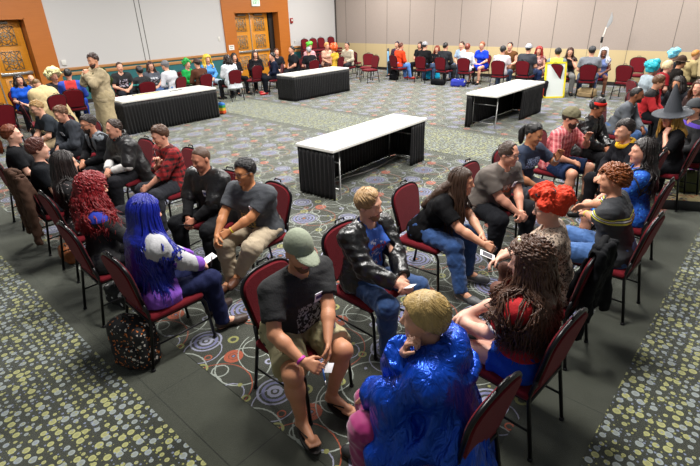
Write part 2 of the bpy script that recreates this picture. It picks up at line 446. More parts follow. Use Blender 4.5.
    for i, (E, W) in enumerate(((EL, WL), (ER, WR))):
        d = nrm(W-E); side = 1 if i == 0 else -1
        q = hv[i] or {}
        F = nrm(A_(*q['F'])) if 'F' in q else nrm(d+A_(.25, -side*.35, -.15))
        N = A_(*q['N']) if 'N' in q else A_(.1, -side*.7, -.7)
        Ad = A_(*q['A']) if 'A' in q else A_(.3, -side*.5, .8)
        B += hand_prims(W, F, N, Ad, q.get('curl', s['curl']), r=.0095 if lod == 1 else .011, sc=.92 if fem else 1.)
        J['hand%d' % i] = W+F*.09+nrm(N)*.02
    V, Q = sdf_mesh('body', B, h)
    fc = (V[Q].mean(1)-HC)@Rh
    mi = ((np.abs(fc[:, 1]) < .022) & (fc[:, 0] > .078) & (fc[:, 2] < -.048) & (fc[:, 2] > -.074)).astype(int)
    if s.get('mouth') == 'smile': mi = np.where((mi == 1) & (np.abs(fc[:, 2]+.061) < .005), 2, mi)
    if s.get('tights'): mi = np.where(V[Q].mean(1)[:, 2] < .62, 3, mi)*1 if True else mi
    mats = [skin_mat(s['skin']), mat('lips', s['lip'], .45), mat('teeth', 'E8E0D8', .3), cloth(s.get('tights') or '554440', 'hosiery', .6)]
    if s.get('tights'):
        cz = V[Q].mean(1); mi = np.where((cz[:, 2] < .66) & (np.abs(cz[:, 0]-.1) < 2) & (((cz-WL)**2).sum(1) > .02) & (((cz-WR)**2).sum(1) > .02), 3, np.minimum(mi, 2))
    body = link('body', fast_mesh('body', V, Q, True, mi), mats, root)
    # eyes, brows
    if not s.get('noface'):
        for sy in (1, -1):
            mb = MB(); c = H(.072, sy*.031, .006)
            M4 = Matrix.Translation(Vector(c)) @ Matrix(Rh.tolist()).to_4x4() @ Matrix.Rotation(PI/2, 4, 'Y')
            r = .0125; prof = [(r*math.sin(a), r*math.cos(a)) for a in (.001, .25, .5)]
            mb.lathe(prof, 10, 1, M4); mb.lathe([(r*math.sin(a), r*math.cos(a)) for a in (.5, .9, 1.3, 1.8, 2.4)], 10, 0, M4)
            mb.build('eye', [mat('eye_white', 'E9E4DF', .25), mat('iris', s.get('iris', '2B1B12'), .2)], root)
            if lod < 3:
                e = MB().tube([H(.083, sy*.014, .030), H(.087, sy*.030, .036), H(.076, sy*.05, .030)], [.003, .0045, .002], 6)
                hc_ = s['hair'][1] if s['hair'] else '3A2A1C'
                e.build('eyebrow', hair_mat(s.get('brow', hc_)), root)
    if s['glasses']:
        e = MB()
        for sy in (1, -1):
            e.tube([H(.098, sy*.034+.026*math.cos(a), .003+.019*math.sin(a)) for a in np.linspace(0, 2*PI, 14)[:-1]], .0024, 6, closed=True)
            e.tube([H(.096, sy*.06, .008), H(.04, sy*.079, .012), H(-.02, sy*.086, .01), H(-.035, sy*.085, -.01)], .0024, 6)
        e.tube([H(.1, -.009, .008), H(.103, 0, .01), H(.1, .009, .008)], .002, 6)
        e.build('glasses', mat('glasses_frame', s['glasses'], .3), root)
    # ---- clothing
    nz = (.0045 if lod < 3 else .003)
    seed = abs(hash(label)) % 9999 if False else (int(px*7+py*13) % 9999)
    if s['bottom']:
        o = s.get('boff', .014); L = torso(J, o)[:1]+[cap(P0+u*.05-lat*.05, P0+u*.05+lat*.05, .115*g+o, k=.03)]
        lk = s['leg']; 
        for Hh, K, A in ((HL, KL, AL), (HR, KR, AR)):
            if lk == 'long': L += [cap(Hh, K, .092*am+o, .066*am+o, k=.05), cap(K, K+(A-K)*.35+A_(-.012, 0, 0), .066*am+o, .062*am+o, k=.05), cap(K+(A-K)*.3, A+(A-K)*.03, .060*am+o, .050+o, k=.03, f1=1)]
            elif lk == 'shorts': L += [cap(Hh, Hh+(K-Hh)*s.get('short', .88), .092*am+o, .078*am+o+.012, k=.04, f1=1)]
            elif lk == 'bell': L += [cap(Hh, K, .10*am+o, .08*am+o, k=.05), cap(K, A+(A-K)*.1, .085*am+o, .13+o, k=.03, f1=1)]
        if lk == 'skirt':
            Km = (KL+KR)/2; e0 = s.get('short', .8)
            for t in (-.1, 0, .1): L += [cap((HL+HR)/2+lat*t*.6, (HL+HR)/2*(1-e0)+Km*e0+lat*t, .10*am+o, .085*am+o, k=.06, f1=1)]
        if lk == 'longskirt':
            Km = (KL+KR)/2
            for t in (-.12, 0, .12):
                L += [cap((HL+HR)/2+lat*t*.6, Km+lat*t, .11*am+o, .10*am+o, k=.06), cap(Km+lat*t, (AL+AR)/2+lat*t*1.6+A_(.03, 0, 0), .10+o, .13+o, k=.06, f1=1)]
        V, Q = sdf_mesh('bottom', L, hc, noise=(nz*1.3, 38, seed), cuts=[((0, 0, P0[2]+.115), A_(0, 0, 1))])
        nm = {'long': 'trousers', 'shorts': 'shorts', 'skirt': 'skirt', 'longskirt': 'skirt', 'bell': 'trousers'}[lk]
        bm_ = s['bottom'] if not isinstance(s['bottom'], str) else cloth(s['bottom'])
        link(nm, fast_mesh(nm, V, Q), bm_, root)
    def top_part(name, material, o, sleeve, subs=(), hem=None, extra=(), fn=None, noise=None, neck=.07, low=0., slv_r=0.):
        L = torso(J, o)+[cap(Hh, Hh+(K-Hh)*.12, .094*am+o, .092*am+o, k=.05) for Hh, K in ((HL, KL), (HR, KR))]
        if low: L += [cap(Hh, Hh+(K-Hh)*low, .10*am+o, .095*am+o, k=.06, f1=1) for Hh, K in ((HL, KL), (HR, KR))]
        for S, E, W in ((J['SL'], EL, WL), (J['SR'], ER, WR)):
            if sleeve == 'short': L.append(cap(S, S+(E-S)*.72, .056*am+o, .054*am+o+slv_r, k=.035, f1=1))
            elif sleeve == 'elbow': L.append(cap(S, E, .056*am+o, .052*am+o+slv_r, k=.035, f1=1)); 
            elif sleeve == 'long': L += [cap(S, E, .056*am+o, .046*am+o, k=.035), cap(E, E+(W-E)*.97, .046*am+o, .031+o+slv_r, k=.025, f1=1)]
            elif sleeve == 'rolled': L += [cap(S, E, .056*am+o, .046*am+o, k=.035), cap(E, E+(W-E)*.3, .046*am+o, .044+o+slv_r, k=.025, f1=1)]
        L += list(extra)
        sb = [cap(NB+u*.005+f*.012, HC, neck)]+list(subs)
        V, Q = sdf_mesh(name, L, hc, subs=sb, cuts=[(P0-A_(0, 0, .06 if not low else .14), A_(0, 0, -1))] if s['seated'] and hem is None else ([hem] if hem else []), fn=fn, noise=noise or (nz, 30, seed+5))
        return link(name, fast_mesh(name, V, Q), material, root)
    s['root'] = root; s['J'] = J; s['H'] = H; s['Rh'] = Rh; s['seed'] = seed; s['hc'] = hc; s['top_part'] = top_part; s['body'] = body; s['am'] = am; s['scl'] = sc
    if s['top']:
        tm = s['top'] if not isinstance(s['top'], str) else cloth(s['top'])
        k = dict(s['topk']); nm = k.pop('name', 'shirt'); oo = k.pop('o', .018 if not fem else .020)
        s['top_obj'] = top_part(nm, tm, oo, s['sleeve'], **k)
    if s.get('jacket'):
        jm, jk = s['jacket']; jk = dict(jk); nm = jk.pop('name', 'jacket'); op = jk.pop('open', .05); o = jk.pop('o', .032)
        subs = [bxp(P0+u*.22+f*.15*g, (.08*g, op, .42), .02, np.stack([f, lat, u], 1))] if op else []
        jk.setdefault('neck', .078); jk.setdefault('noise', (.008 if lod < 3 else .005, 34, seed+9))
        if jk.pop('collar', 1):
            c0 = NB+u*.012
            jk['extra'] = list(jk.get('extra', ()))+[cap(c0+(f*math.cos(a)+lat*math.sin(a))*.083, c0+(f*math.cos(a+.45)+lat*math.sin(a+.45))*.083, .016, k=.015) for a in np.arange(.5, 5.6, .45)]
        top_part(nm, jm, o, jk.pop('sleeve', 'long'), subs=subs, **jk)
    # shoes
    if s['shoe'] and s['shoe'] != 'bare':
        for A, T, K in ((AL, TL, KL), (AR, TR, KR)):
            fdir = nrm((T-A)*A_(1, 1, 0)); sv = A_(-fdir[1], fdir[0], 0); zf = T[2]-.028
            if s['shoe'] == 'flop':
                e = MB(); c = (A+T)/2; ol = []
                for a in np.linspace(0, 2*PI, 17)[:-1]: ol.append((fdir*(.135*math.cos(a)+.02)+sv*.047*math.sin(a)*(1.1+.15*math.cos(a))+c)[:2])
                e.prism(ol, zf-.024, zf-.003)
                for q in (1, -1): e.tube([T+fdir*.02+A_(0, 0, .005), T-fdir*.03+sv*q*.028+A_(0, 0, .03), A+sv*q*.04+A_(0, 0, -.04)], .005, 6)
                e.build('sandal', mat('rubber', '17110E', .7), root)
            else:
                o = .012; hp = s.get('boot', 0)
                L = [cap(A-A_(.0, 0, .03)-fdir*.03, T, .04, .034, k=.03), cap(A-A_(0, 0, .01), A+(K-A)*(.12 if not hp else hp), .042, .046+(.012 if hp else 0), k=.03, f1=1), cap(T-fdir*.02-sv*.012, T+fdir*.055-A_(0, 0, .005), .036, .028, k=.03), cap(T-fdir*.02+sv*.012, T+fdir*.05-A_(0, 0, .005), .034, .028, k=.03)]
                V, Q = sdf_mesh('shoe', L, min(hc, .012), cuts=[((0, 0, zf-.022), A_(0, 0, -1))])
                V2, Q2 = sdf_mesh('sole', [cap(A-A_(0, 0, .055)-fdir*.03, T+fdir*.055-A_(0, 0, .015), .036, .034, k=.01)], min(hc, .012), cuts=[((0, 0, zf-.028), A_(0, 0, -1)), ((0, 0, zf-.008), A_(0, 0, 1))])
                so = link('boot' if hp else 'shoe', fast_mesh('shoe', V, Q), mat('shoe_leather', s['shoe'], .5, bump=.2), root)
                link('sole', fast_mesh('sole', V2, Q2), mat('shoe_sole', s.get('sole', '1A1A1A'), .7), so)
    if s['badge']:
        bcol, by, bz = s['badge'][:3]
        c = P0+u*bz+lat*by; 
        Pp = c[None, :]+np.linspace(0, .35, 200)[:, None]*f[None, :]
        prims = torso(J, s['topk'].get('o', .018)+(.016 if s.get('jacket') else 0)); d = sd_points(prims, Pp); ii = np.argmax(d > .013); c = Pp[ii]
        e = MB(); wv, hv_ = (.052, .036) if len(s['badge']) < 4 else s['badge'][3]
        M4 = Matrix.Translation(Vector(c)) @ Matrix(np.stack([f, lat, u], 1).tolist()).to_4x4()
        e.box((-.002, -wv, -hv_), (.002, wv, hv_), 0, 0, M4)
        e.box((.0015, -wv*.85, -hv_*.35), (.0028, wv*.85, hv_*.45), 1, 0, M4)
        e.build('name_badge', [mat('badge_paper', 'E4E2EA', .5), mat('badge_ink', bcol, .5)], root)
    if s['hair']: make_hair(s)
    if s['beard']: 
        bl = s.get('beardlen', .012)
        L = [ell(H(.03, 0, -.045), (.066+bl*.5, .060+bl*.3, .069+bl), Rh, k=.02), cap(H(.072, -.01, -.095), H(.072, .01, -.095), .02+bl, k=.03)]
        V, Q = sdf_mesh('beard', L, h, subs=[ell(H(.10, 0, -.06), (.035, .026, .013), Rh), ell(H(.10, .0, -.002), (.055, .058, .05), Rh), ell(H(.07, .05, -.03), (.03, .02, .026), Rh), ell(H(.07, -.05, -.03), (.03, .02, .026), Rh)], cuts=[(H(0, 0, -.022), Rh@nrm(A_(.25, 0, 1))), (H(-.005, 0, 0), Rh@A_(-1, 0, 0))], noise=(.003, 160, seed))
        link('beard', fast_mesh('beard', V, Q), hair_mat(s['beard']), root)
    if s['chair'] and s['seated']:
        ca_ = R_(s['cang']) if s.get('cang') is not None else fa
        cb = s.get('cback', -.07)*sc; place_chair(gx-cb*math.cos(ca_), gy-cb*math.sin(ca_), (R_(s['cang']) if s.get('cang') is not None else fa)+R_(s['crot'] or 0), s.get('clabel') or None, s)
    return s
def W_(s, p):
    """local point of a person to world"""
    return s['root'].matrix_basis @ Vector(p)
HL_ = lambda az: np.interp(abs(az), [0, 40, 60, 76, 95, 120, 180], [44, 52, 66, 90, 100, 118, 128])
def scalp(H, az, po, off=0., z0=.0):
    """azimuth from the face (rad), polar from the crown (rad)"""
    return H(-.012+(.098+off)*math.cos(az)*math.sin(po), (.077+off)*math.sin(az)*math.sin(po), .025+z0+(.10+off)*math.cos(po))
def make_hair(s):
    kind, col = s['hair'][:2]; o = dict(s['hair'][2]) if len(s['hair']) > 2 else {}
    H, Rh, J, root, lod = s['H'], s['Rh'], s['J'], s['root'], s['lod']; HC = J['HC']
    rnd = np.random.RandomState(s['seed']+3)
    base = {'buzz': .004, 'short': .013, 'bowl': .02, 'curly': .02, 'long': .014, 'tail': .010, 'wig': .03, 'receding': .008}[kind]
    off = o.get('off', base); hh = (.006, .009, .015)[lod-1]
    front = o.get('front', 1.)
    def fn(P):
        q = (P-HC)@Rh; q = q-A_(-.012, 0, .025)
        az = np.degrees(np.arctan2(q[:, 1], q[:, 0])); po = np.degrees(np.arccos(np.clip(q[:, 2]/(np.linalg.norm(q, axis=1)+1e-6), -1, 1)))
        lim = np.interp(np.abs(az), [0, 40, 60, 76, 95, 120, 180], [44*front, 52*front, 66, 96, 106, 128, 140])
        if kind == 'receding': lim = np.where(np.abs(az) < 60, lim-14*np.cos(np.radians(az*1.5)), lim)
        if kind in ('bowl', 'long', 'curly', 'wig'): lim = np.interp(np.abs(az), [0, 35, 60, 95, 130, 180], [56*front, 60*front, 88, 112, 132, 138])
        dst = (np.linalg.norm(q/A_(.098, .077, .10), axis=1)-1)*.088
        if kind in ('short', 'tail', 'receding', 'buzz'): return np.maximum((po-lim)*.0018, dst-off*(1.02-.85*np.clip(po/lim, 0, 1)**5)-.002)
        return (po-lim)*.0018
    L = [ell(H(-.014, 0, .027), (.098+off, .077+off, .10+off), Rh, k=.02)]
    if kind in ('bowl',): L.append(ell(H(.0, 0, .03), (.10+off, .08+off, .09+off), Rh))
    if kind == 'wig':
        for i in range(o.get('lumps', 10)):
            az = rnd.rand()*2*PI; po = R_(15+rnd.rand()*75)
            if math.cos(az) > .6: po *= .5
            L.append(ell(scalp(H, az, po, off), (.04+rnd.rand()*.03,)*3, None, k=.02))
    amp = {'buzz': .001, 'short': .004, 'bowl': .002, 'curly': .012, 'long': .004, 'tail': .003, 'wig': .012, 'receding': .003}[kind]
    V, Q = sdf_mesh('hair', L, hh, fn=fn if not o.get('full') else None, noise=(amp, 90 if kind != 'curly' else 75, s['seed']))
    Vs, Qs = [V], [Q]; n0 = len(V)
    if kind in ('long', 'curly') and o.get('L', 0) > .22:
        Lb = o['L']*.72; Lm = []; u_, f_, NB_ = J['u'], J['f'], J['NB']
        for t in (-1, -.35, .35, 1):
            mid = NB_-u_*.04-f_*.10+A_(0, t*(.085 if kind == 'curly' else .055), 0); end = NB_-u_*max(Lb-.12, .05)-f_*(.135 if not J['fem'] else .135)*J['g']+A_(0, t*(.115 if kind == 'curly' else .07), 0)
            Lm += [cap(H(-.055, t*.045, .01), mid, .045, .05, k=.03), cap(mid, end, .05, .032, k=.04)]
        V3, Q3 = sdf_mesh('hair', Lm, hh, noise=(.007 if kind == 'curly' else .003, 60, 3)); Vs.append(V3); Qs.append(Q3+n0); n0 += len(V3)
    hm = hair_mat(col, o.get('rough', .42))
    def add(paths, rad, sides=5):
        nonlocal n0
        v, q = tubes(np.array(paths), np.array(rad), sides); Vs.append(v); Qs.append(q+n0); n0 += len(v)
    dens = (1., .5, .22)[lod-1]
    if kind in ('short', 'bowl', 'curly', 'wig', 'tail', 'receding') and lod < 3:
        n = int(o.get('n', 420)*dens); ps, rs = [], []; ln = o.get('len', .045 if kind != 'bowl' else .08)
        for i in range(n):
            az = rnd.uniform(-PI, PI); lim = float(HL_(math.degrees(az)))*(front if abs(az) < 1. else 1)
            po = R_(lim)*math.sqrt(rnd.rand())*.96
            if kind == 'receding' and abs(az) < 1.1: continue
            m = 6; da = rnd.uniform(-.5, .5)*(.4 if kind != 'curly' else 1.5); pts = []
            az0 = az
            for j in range(m):
                t = j/(m-1); p2 = po+t*ln/.1
                if kind == 'tail': a2 = az+(math.copysign(PI, az)-az)*t*.35; p2 = po+t*.2
                else: a2 = az+da*t+(o.get('sweep', .5)*t)
                lift = off*.9*(1-.8*min(1, p2/R_(lim))**4 if kind in ('short', 'tail', 'receding') else 1)+.003*math.sin(PI*t)+rnd.uniform(-.001, .002)+(.014*math.sin(7*t+i) if kind == 'curly' else 0)
                if o.get('spike'): lift = off*.7+.014*t
                pts.append(scalp(H, a2, min(p2, R_(lim+(3 if kind != 'bowl' else 14))), lift))
            w = (.0055 if kind != 'curly' else .008)/(1 if lod == 1 else .7)
            ps.append(pts); rs.append(w*np.array([.7, 1, 1, .9, .7, .25]))
        add(ps, rs, 4)
    if kind in ('long', 'curly') and o.get('L', 0) or kind == 'tail':
        Lh = o.get('L', .4); n = int(o.get('ns', 210)*dens); m = 16; wav = o.get('wave', .006); wf = o.get('wf', 9)
        ps, rs = [], []
        col_prims = torso(J, .03+o.get('push', .0))+[cap(J['SL'], J['EL'], .08, .07), cap(J['SR'], J['ER'], .08, .07)]
        azmin = R_(o.get('azmin', 62)); spread = o.get('spread', .035)
        for i in range(n):
            sgn = 1 if rnd.rand() < .5 else -1
            az = sgn*rnd.uniform(azmin, PI); po0 = R_(rnd.uniform(4, 55)); pts = []
            Ls = Lh*rnd.uniform(.8, 1.05)
            if abs(az) < R_(100): Ls *= o.get('sideL', .85)
            top = 6; ph = rnd.rand()*7; lay = rnd.uniform(.2, 1.)
            endp = R_(100)
            for j in range(top):
                t = j/(top-1); pts.append(scalp(H, az, po0+(endp-po0)*t, off*lay+.008*lay))
            p = pts[-1].copy(); out = p-HC; out[2] = 0; out = nrm(out); 
            tgt = None
            if kind == 'tail': tb = H(-.115, 0, o.get('tz', .03)); pts = [scalp(H, az, po0+(R_(80)-po0)*t, off) for t in np.linspace(0, .8, 4)]+[tb+A_(0, 0, 0), tb+Rh@A_(-.03, 0, .01)]; p = pts[-1].copy(); spread_ = .035
            for j in range(m-top):
                t = (j+1)/(m-top)
                if kind == 'tail': q = p+A_(-.03*min(1, t*3), 0, -Ls*t)+rnd.randn(3)*.002+A_(0, math.sin(i*2.4), 0)*.03*math.sin(PI*min(1, t*.9))+A_(math.cos(i*2.4), 0, 0)*.025*math.sin(PI*min(1, t*.9))
                else: q = p+out*spread*math.sin(min(1, t*1.4)*PI/2)*lay+A_(0, 0, -Ls*t)
                pts.append(q)
            pts = np.array(pts)
            tail = pts[top:]
            for it in range(3):
                d = sd_points(col_prims, tail); e = 1e-3
                G = np.stack([(sd_points(col_prims, tail+e*np.eye(3)[c])-d)/e for c in range(3)], 1)
                G[:, 2] = np.minimum(G[:, 2], .3); tail = tail+G*np.maximum(lay*.02-d, 0)[:, None]
            pts[top:] = tail
            tt = np.linspace(0, 1, len(pts)); w = wav*np.clip(tt*2-.3, 0, 1)
            pts = pts+np.stack([np.sin(tt*wf*Lh*4+ph)*w, np.cos(tt*wf*Lh*4+ph*1.7)*w, np.sin(tt*wf*Lh*3+ph)*w*.4], 1)
            ps.append(pts); r = o.get('r', .009)/(1 if lod == 1 else (.75 if lod == 2 else .5)); rs.append(r*np.interp(tt, [0, .3, .8, 1], [.6, 1, .9, .2]))
        add(ps, rs, 5)
    me = fast_mesh('hair', np.concatenate(Vs), np.concatenate(Qs))
    s['hair_obj'] = link('hair', me, o.get('mat') or hm, root)
# ---- headwear and overgarments
def dome(s, name, material, off=.02, cut=.035, brim=None, noise=None, tall=0., tilt=0.):
    H, Rh = s['H'], s['Rh']; h = (.006, .009, .015)[s['lod']-1]
    L = [ell(H(-.012, 0, .035+tall*.5), (.10+off, .08+off, .098+off+tall), Rh)]
    cn = Rh@nrm(A_(math.sin(tilt), 0, -math.cos(tilt)))
    V, Q = sdf_mesh(name, L, h, cuts=[(H(0, 0, cut), cn)], noise=noise)
    o = link(name, fast_mesh(name, V, Q), material, s['root'])
    if brim:
        w, ln, dz = brim; M = Rh
        L = [ell(H(.075, 0, cut+dz), (ln+.03, w, .02), M), ]
        V, Q = sdf_mesh('brim', L, min(h, .007), subs=[ell(H(.07, 0, cut+dz-.012), (ln+.04, w+.01, .024), M)], cuts=[(H(.06, 0, 0), Rh@A_(-1, 0, 0))])
        link('brim', fast_mesh('brim', V, Q), material, o)
    return o
def cape(s, name, material, r0=.17, r1=.34, bottom=.15, back=.06, frontw=.16, fold=.02, nf=11, hood=False, off=.045, collar=0., arms=True, subs_extra=(), bx=0., extra=(), nz=None):
    lx = list(extra)
    
    J = s['J']; u, f, P0, NB = J['u'], J['f'], J['P'], J['NB']; lat = A_(0, 1, 0)
    L = torso(J, off)+lx
    bb = A_(-.12+bx, 0, bottom)
    for t in (-1, -.33, .33, 1):
        L.append(cap(P0+u*.36+lat*t*J['sw']*.6-f*.02, bb+lat*t*r1*.62, r0*.62, r1*.42, k=.06, f1=1))
    if arms:
        for S, E in ((J['SL'], J['EL']), (J['SR'], J['ER'])): L.append(cap(S, E*.9+S*.1, .07+off*.5, .09, k=.05))
    if hood:
        L += [ell(NB-f*.11-u*.02, (.085, .14, .10), None, k=.03), cap(NB+lat*.10+f*.02, NB-f*.1, .055, k=.03), cap(NB-lat*.10+f*.02, NB-f*.1, .055, k=.03)]
    if hood == 2:
        for rr_, zz, th_ in ((.17, -.02, .035), (.21, -.10, .026), (.14, .03, .028)):
            ap = [NB+(-f*math.cos(a)*rr_*.9+lat*math.sin(a)*rr_*.85)+u*(zz-.05*math.cos(a)) for a in np.linspace(-1.7, 1.7, 9)]
            L += [cap(p_, q_, th_, k=.02) for p_, q_ in zip(ap[:-1], ap[1:])]
    if collar:
        L += [cap(NB+(f*math.cos(a)+lat*math.sin(a))*.09+u*.0, NB+(f*math.cos(a)+lat*math.sin(a))*.115+u*collar, .016, .011, k=.02) for a in np.arange(.8, 5.6, .3)]
    c = P0
    def fn(P):
        q = P-c; az = np.arctan2(q[:, 1], q[:, 0]+.12); dn = np.clip((NB[2]-P[:, 2])/.6, 0, 1)
        return None
    subs = [cap(NB+f*.01, J['HC'], .075), bxp(P0+u*.1+f*(.16+.12)+A_(.08, 0, -.1), (.22, frontw, .75), .03, np.stack([f, lat, u], 1))]+list(subs_extra)
    seed = s['seed']
    hc = s['hc']
    V, Q = sdf_mesh(name, L, hc, subs=subs, noise=nz or (.006, 22, seed))
    q = V-c; az = np.arctan2(q[:, 1], q[:, 0]+.15); dn = np.clip((NB[2]-.02-V[:, 2])/.28, 0, 1)
    rr = np.stack([np.cos(az), np.sin(az), np.zeros_like(az)], 1)
    back_ = (q[:, 0] < .3)
    V = V+rr*(fold*dn*back_*np.sin(az*nf+2*np.sin(V[:, 2]*5)+seed))[:, None]
    return link(name, fast_mesh(name, V, Q), material, s['root'])
# ------------------------------------------------------------------ room
YW, XW = 16.5, 17.5
def struct(o): o['kind'] = 'structure'; return o
def ring_carpet():
    t = NT('patterned_carpet'); p = t.p; p.inputs['Roughness'].default_value = .95; p.inputs['Specular IOR Level'].default_value = .15
    p.inputs['Sheen Weight'].default_value = .42; p.inputs['Sheen Roughness'].default_value = .5; p.inputs['Sheen Tint'].default_value = (.9, .95, .85, 1)
    v0 = t.coord(); T = .88
    wn = t.n('ShaderNodeTexNoise'); wn.inputs['Scale'].default_value = 60; wn.inputs['Detail'].default_value = 1; t.l(v0, wn.inputs['Vector'])
    sx = t.n('ShaderNodeSeparateXYZ'); t.l(v0, sx.inputs[0])
    nx = t.math('ADD', sx.outputs[0], t.math('MULTIPLY', t.math('SUBTRACT', wn.outputs['Fac'], .5), .012))
    ux = t.math('DIVIDE', nx, T); uy0 = t.math('DIVIDE', sx.outputs[1], T)
    row = t.math('FLOOR', ux); uy = t.math('ADD', uy0, t.math('MULTIPLY', row, .37))
    n1 = t.noise(v0, 9, 4); n2 = t.noise(v0, 260, 2)
    base = t.mix(n2, '191a16', '323329'); base = t.mix(t.math('MULTIPLY', n1, .5), base, '33352e')
    col = base
    def dist(cx, cy):
        dx = t.math('SUBTRACT', t.math('FRACT', t.math('ADD', ux, .5-cx)), .5); dy = t.math('SUBTRACT', t.math('FRACT', t.math('ADD', uy, .5-cy)), .5)
        # keep rings inside their row so the brick shift stays seamless
        return t.math('SQRT', t.math('ADD', t.math('MULTIPLY', dx, dx), t.math('MULTIPLY', dy, dy)))
    def ring(d, r, w, c):
        nonlocal col
        m = t.math('COMPARE', d, r, w); col = t.mix(m, col, c)
    LI, LI2, OR, GR, PA = '68698C', '85869A', '92442C', '80804A', '8A9088'
    d = dist(.28, .62)
    ring(d, .26, .006, PA); 
    d = dist(.72, .25); ring(d, .24, .006, PA)
    d = dist(.60, .70); ring(d, .17, .005, LI2)
    d = dist(.40, .2); ring(d, .30, .0045, OR)
    d = dist(.27, .30)
    for r, w, c in ((.0, .02, OR), (.055, .010, LI), (.10, .014, LI), (.150, .015, LI), (.185, .004, LI2), (.225, .006, PA)): ring(d, r, w, c)
    d = dist(.70, .80)
    for r, w, c in ((.0, .018, LI2), (.05, .014, LI2), (.098, .013, LI), (.14, .009, LI2)): ring(d, r, w, c)
    d = dist(.74, .42)
    for r, w, c in ((.0, .012, LI), (.03, .01, OR), (.066, .02, OR)): ring(d, r, w, c)
    ring(dist(.12, .95), .19, .005, PA); ring(dist(.95, .35), .13, .005, PA); ring(dist(.45, .06), .11, .005, LI2); ring(dist(.05, .2), .34, .0045, PA); ring(dist(.55, .35), .07, .006, PA)
    d = dist(.46, .50)
    for r, w, c in ((.0, .022, GR), (.05, .009, GR)): ring(d, r, w, c)
    for cx, cy, r, w, c in ((.12, .84, .036, .011, GR), (.50, .92, .03, .009, GR), (.88, .62, .04, .012, GR), (.90, .12, .028, .009, LI2), (.56, .08, .0, .02, GR), (.16, .12, .0, .016, OR), (.38, .78, .0, .014, LI2), (.86, .88, .0, .013, GR), (.58, .58, .03, .006, OR), (.10, .50, .0, .012, GR)):
        ring(dist(cx, cy), r, w, c)
    t.l(col, p.inputs['Base Color']); t.bump(n2, .5, .01); return t.m
def spot_carpet():
    t = NT('spotted_carpet'); p = t.p; p.inputs['Roughness'].default_value = .95; p.inputs['Specular IOR Level'].default_value = .15
    p.inputs['Sheen Weight'].default_value = .42; p.inputs['Sheen Tint'].default_value = (.9, .95, .85, 1)
    v0 = t.coord((1, 1, 0)); n2 = t.noise(v0, 260, 2); col = t.mix(n2, '171914', '2c2e25')
    for sc, rmax, a, b, off in ((16., .42, '9E9E66', '8A9292', 0), (30., .26, '76809C', '8E8E50', 5.3)):
        mp = t.n('ShaderNodeMapping'); mp.inputs['Location'].default_value = (off, off*.7, 0); t.l(v0, mp.inputs['Vector'])
        vo = t.n('ShaderNodeTexVoronoi'); vo.inputs['Scale'].default_value = sc; vo.inputs['Randomness'].default_value = .55; vo.voronoi_dimensions = '2D'; t.l(mp.outputs[0], vo.inputs['Vector'])
        s = t.n('ShaderNodeSeparateColor'); t.l(vo.outputs['Color'], s.inputs[0])
        r = t.math('ADD', t.math('MULTIPLY', s.outputs[0], rmax*.6), rmax*.4)
        if off: r = t.math('MULTIPLY', r, t.math('GREATER_THAN', s.outputs[2], .45))
        c = t.mix(t.math('GREATER_THAN', s.outputs[1], .5), a, b)
        m = t.math('LESS_THAN', vo.outputs['Distance'], r); col = t.mix(t.math('MULTIPLY', m, .95), col, c)
        m = t.math('LESS_THAN', vo.outputs['Distance'], t.math('MULTIPLY', r, .55)); col = t.mix(t.math('MULTIPLY', m, .35), col, '5c5e48')
    t.l(col, p.inputs['Base Color']); t.bump(n2, .5, .01); return t.m
def plain_carpet():
    t = NT('plain_carpet'); p = t.p; p.inputs['Roughness'].default_value = .95; p.inputs['Specular IOR Level'].default_value = .15
    p.inputs['Sheen Weight'].default_value = .42; p.inputs['Sheen Tint'].default_value = (.9, .95, .85, 1)
    v0 = t.coord(); n1 = t.noise(v0, 3.2, 9, .72); n2 = t.noise(v0, 240, 2)
    c = t.mix(n1, '1c1e18', '46483d'); c = t.mix(t.math('MULTIPLY', n2, .5), c, '2c2e27')
    sx = t.n('ShaderNodeSeparateXYZ'); t.l(v0, sx.inputs[0])
    for i in (0, 1):   # tile joints
        f = t.math('FRACT', t.math('DIVIDE', sx.outputs[i], .92)); m = t.math('LESS_THAN', f, .008); c = t.mix(m, c, '181a15')
    t.l(c, p.inputs['Base Color']); t.bump(n2, .5, .01); return t.m
RC, SPC, PC = ring_carpet(), spot_carpet(), plain_carpet()
def slab(name, x0, x1, y0, y1, m, z=-.0, th=.08):
    mb = MB().box((x0, y0, z-th), (x1, y1, z)); return struct(mb.build(name, m))
X0, Y0 = -3.2, -4.
# carpet fields of the one floor
slab('floor', X0, XW, Y0, YW, PC, 0)
def field(x0, x1, y0, y1, m):
    return struct(MB().box((x0, y0, -.01), (x1, y1, .003)).build('floor', m))
field(1.30, 7.28, .72, YW, RC); field(9.35, XW, .72, YW, RC)
field(7.48, 9.15, .31, YW, SPC)
field(X0, .84, Y0, YW, SPC); field(.84, 7.2, Y0, .31, SPC); field(9.35, XW, Y0, .31, SPC); field(7.48, 9.15, Y0, .31, SPC)
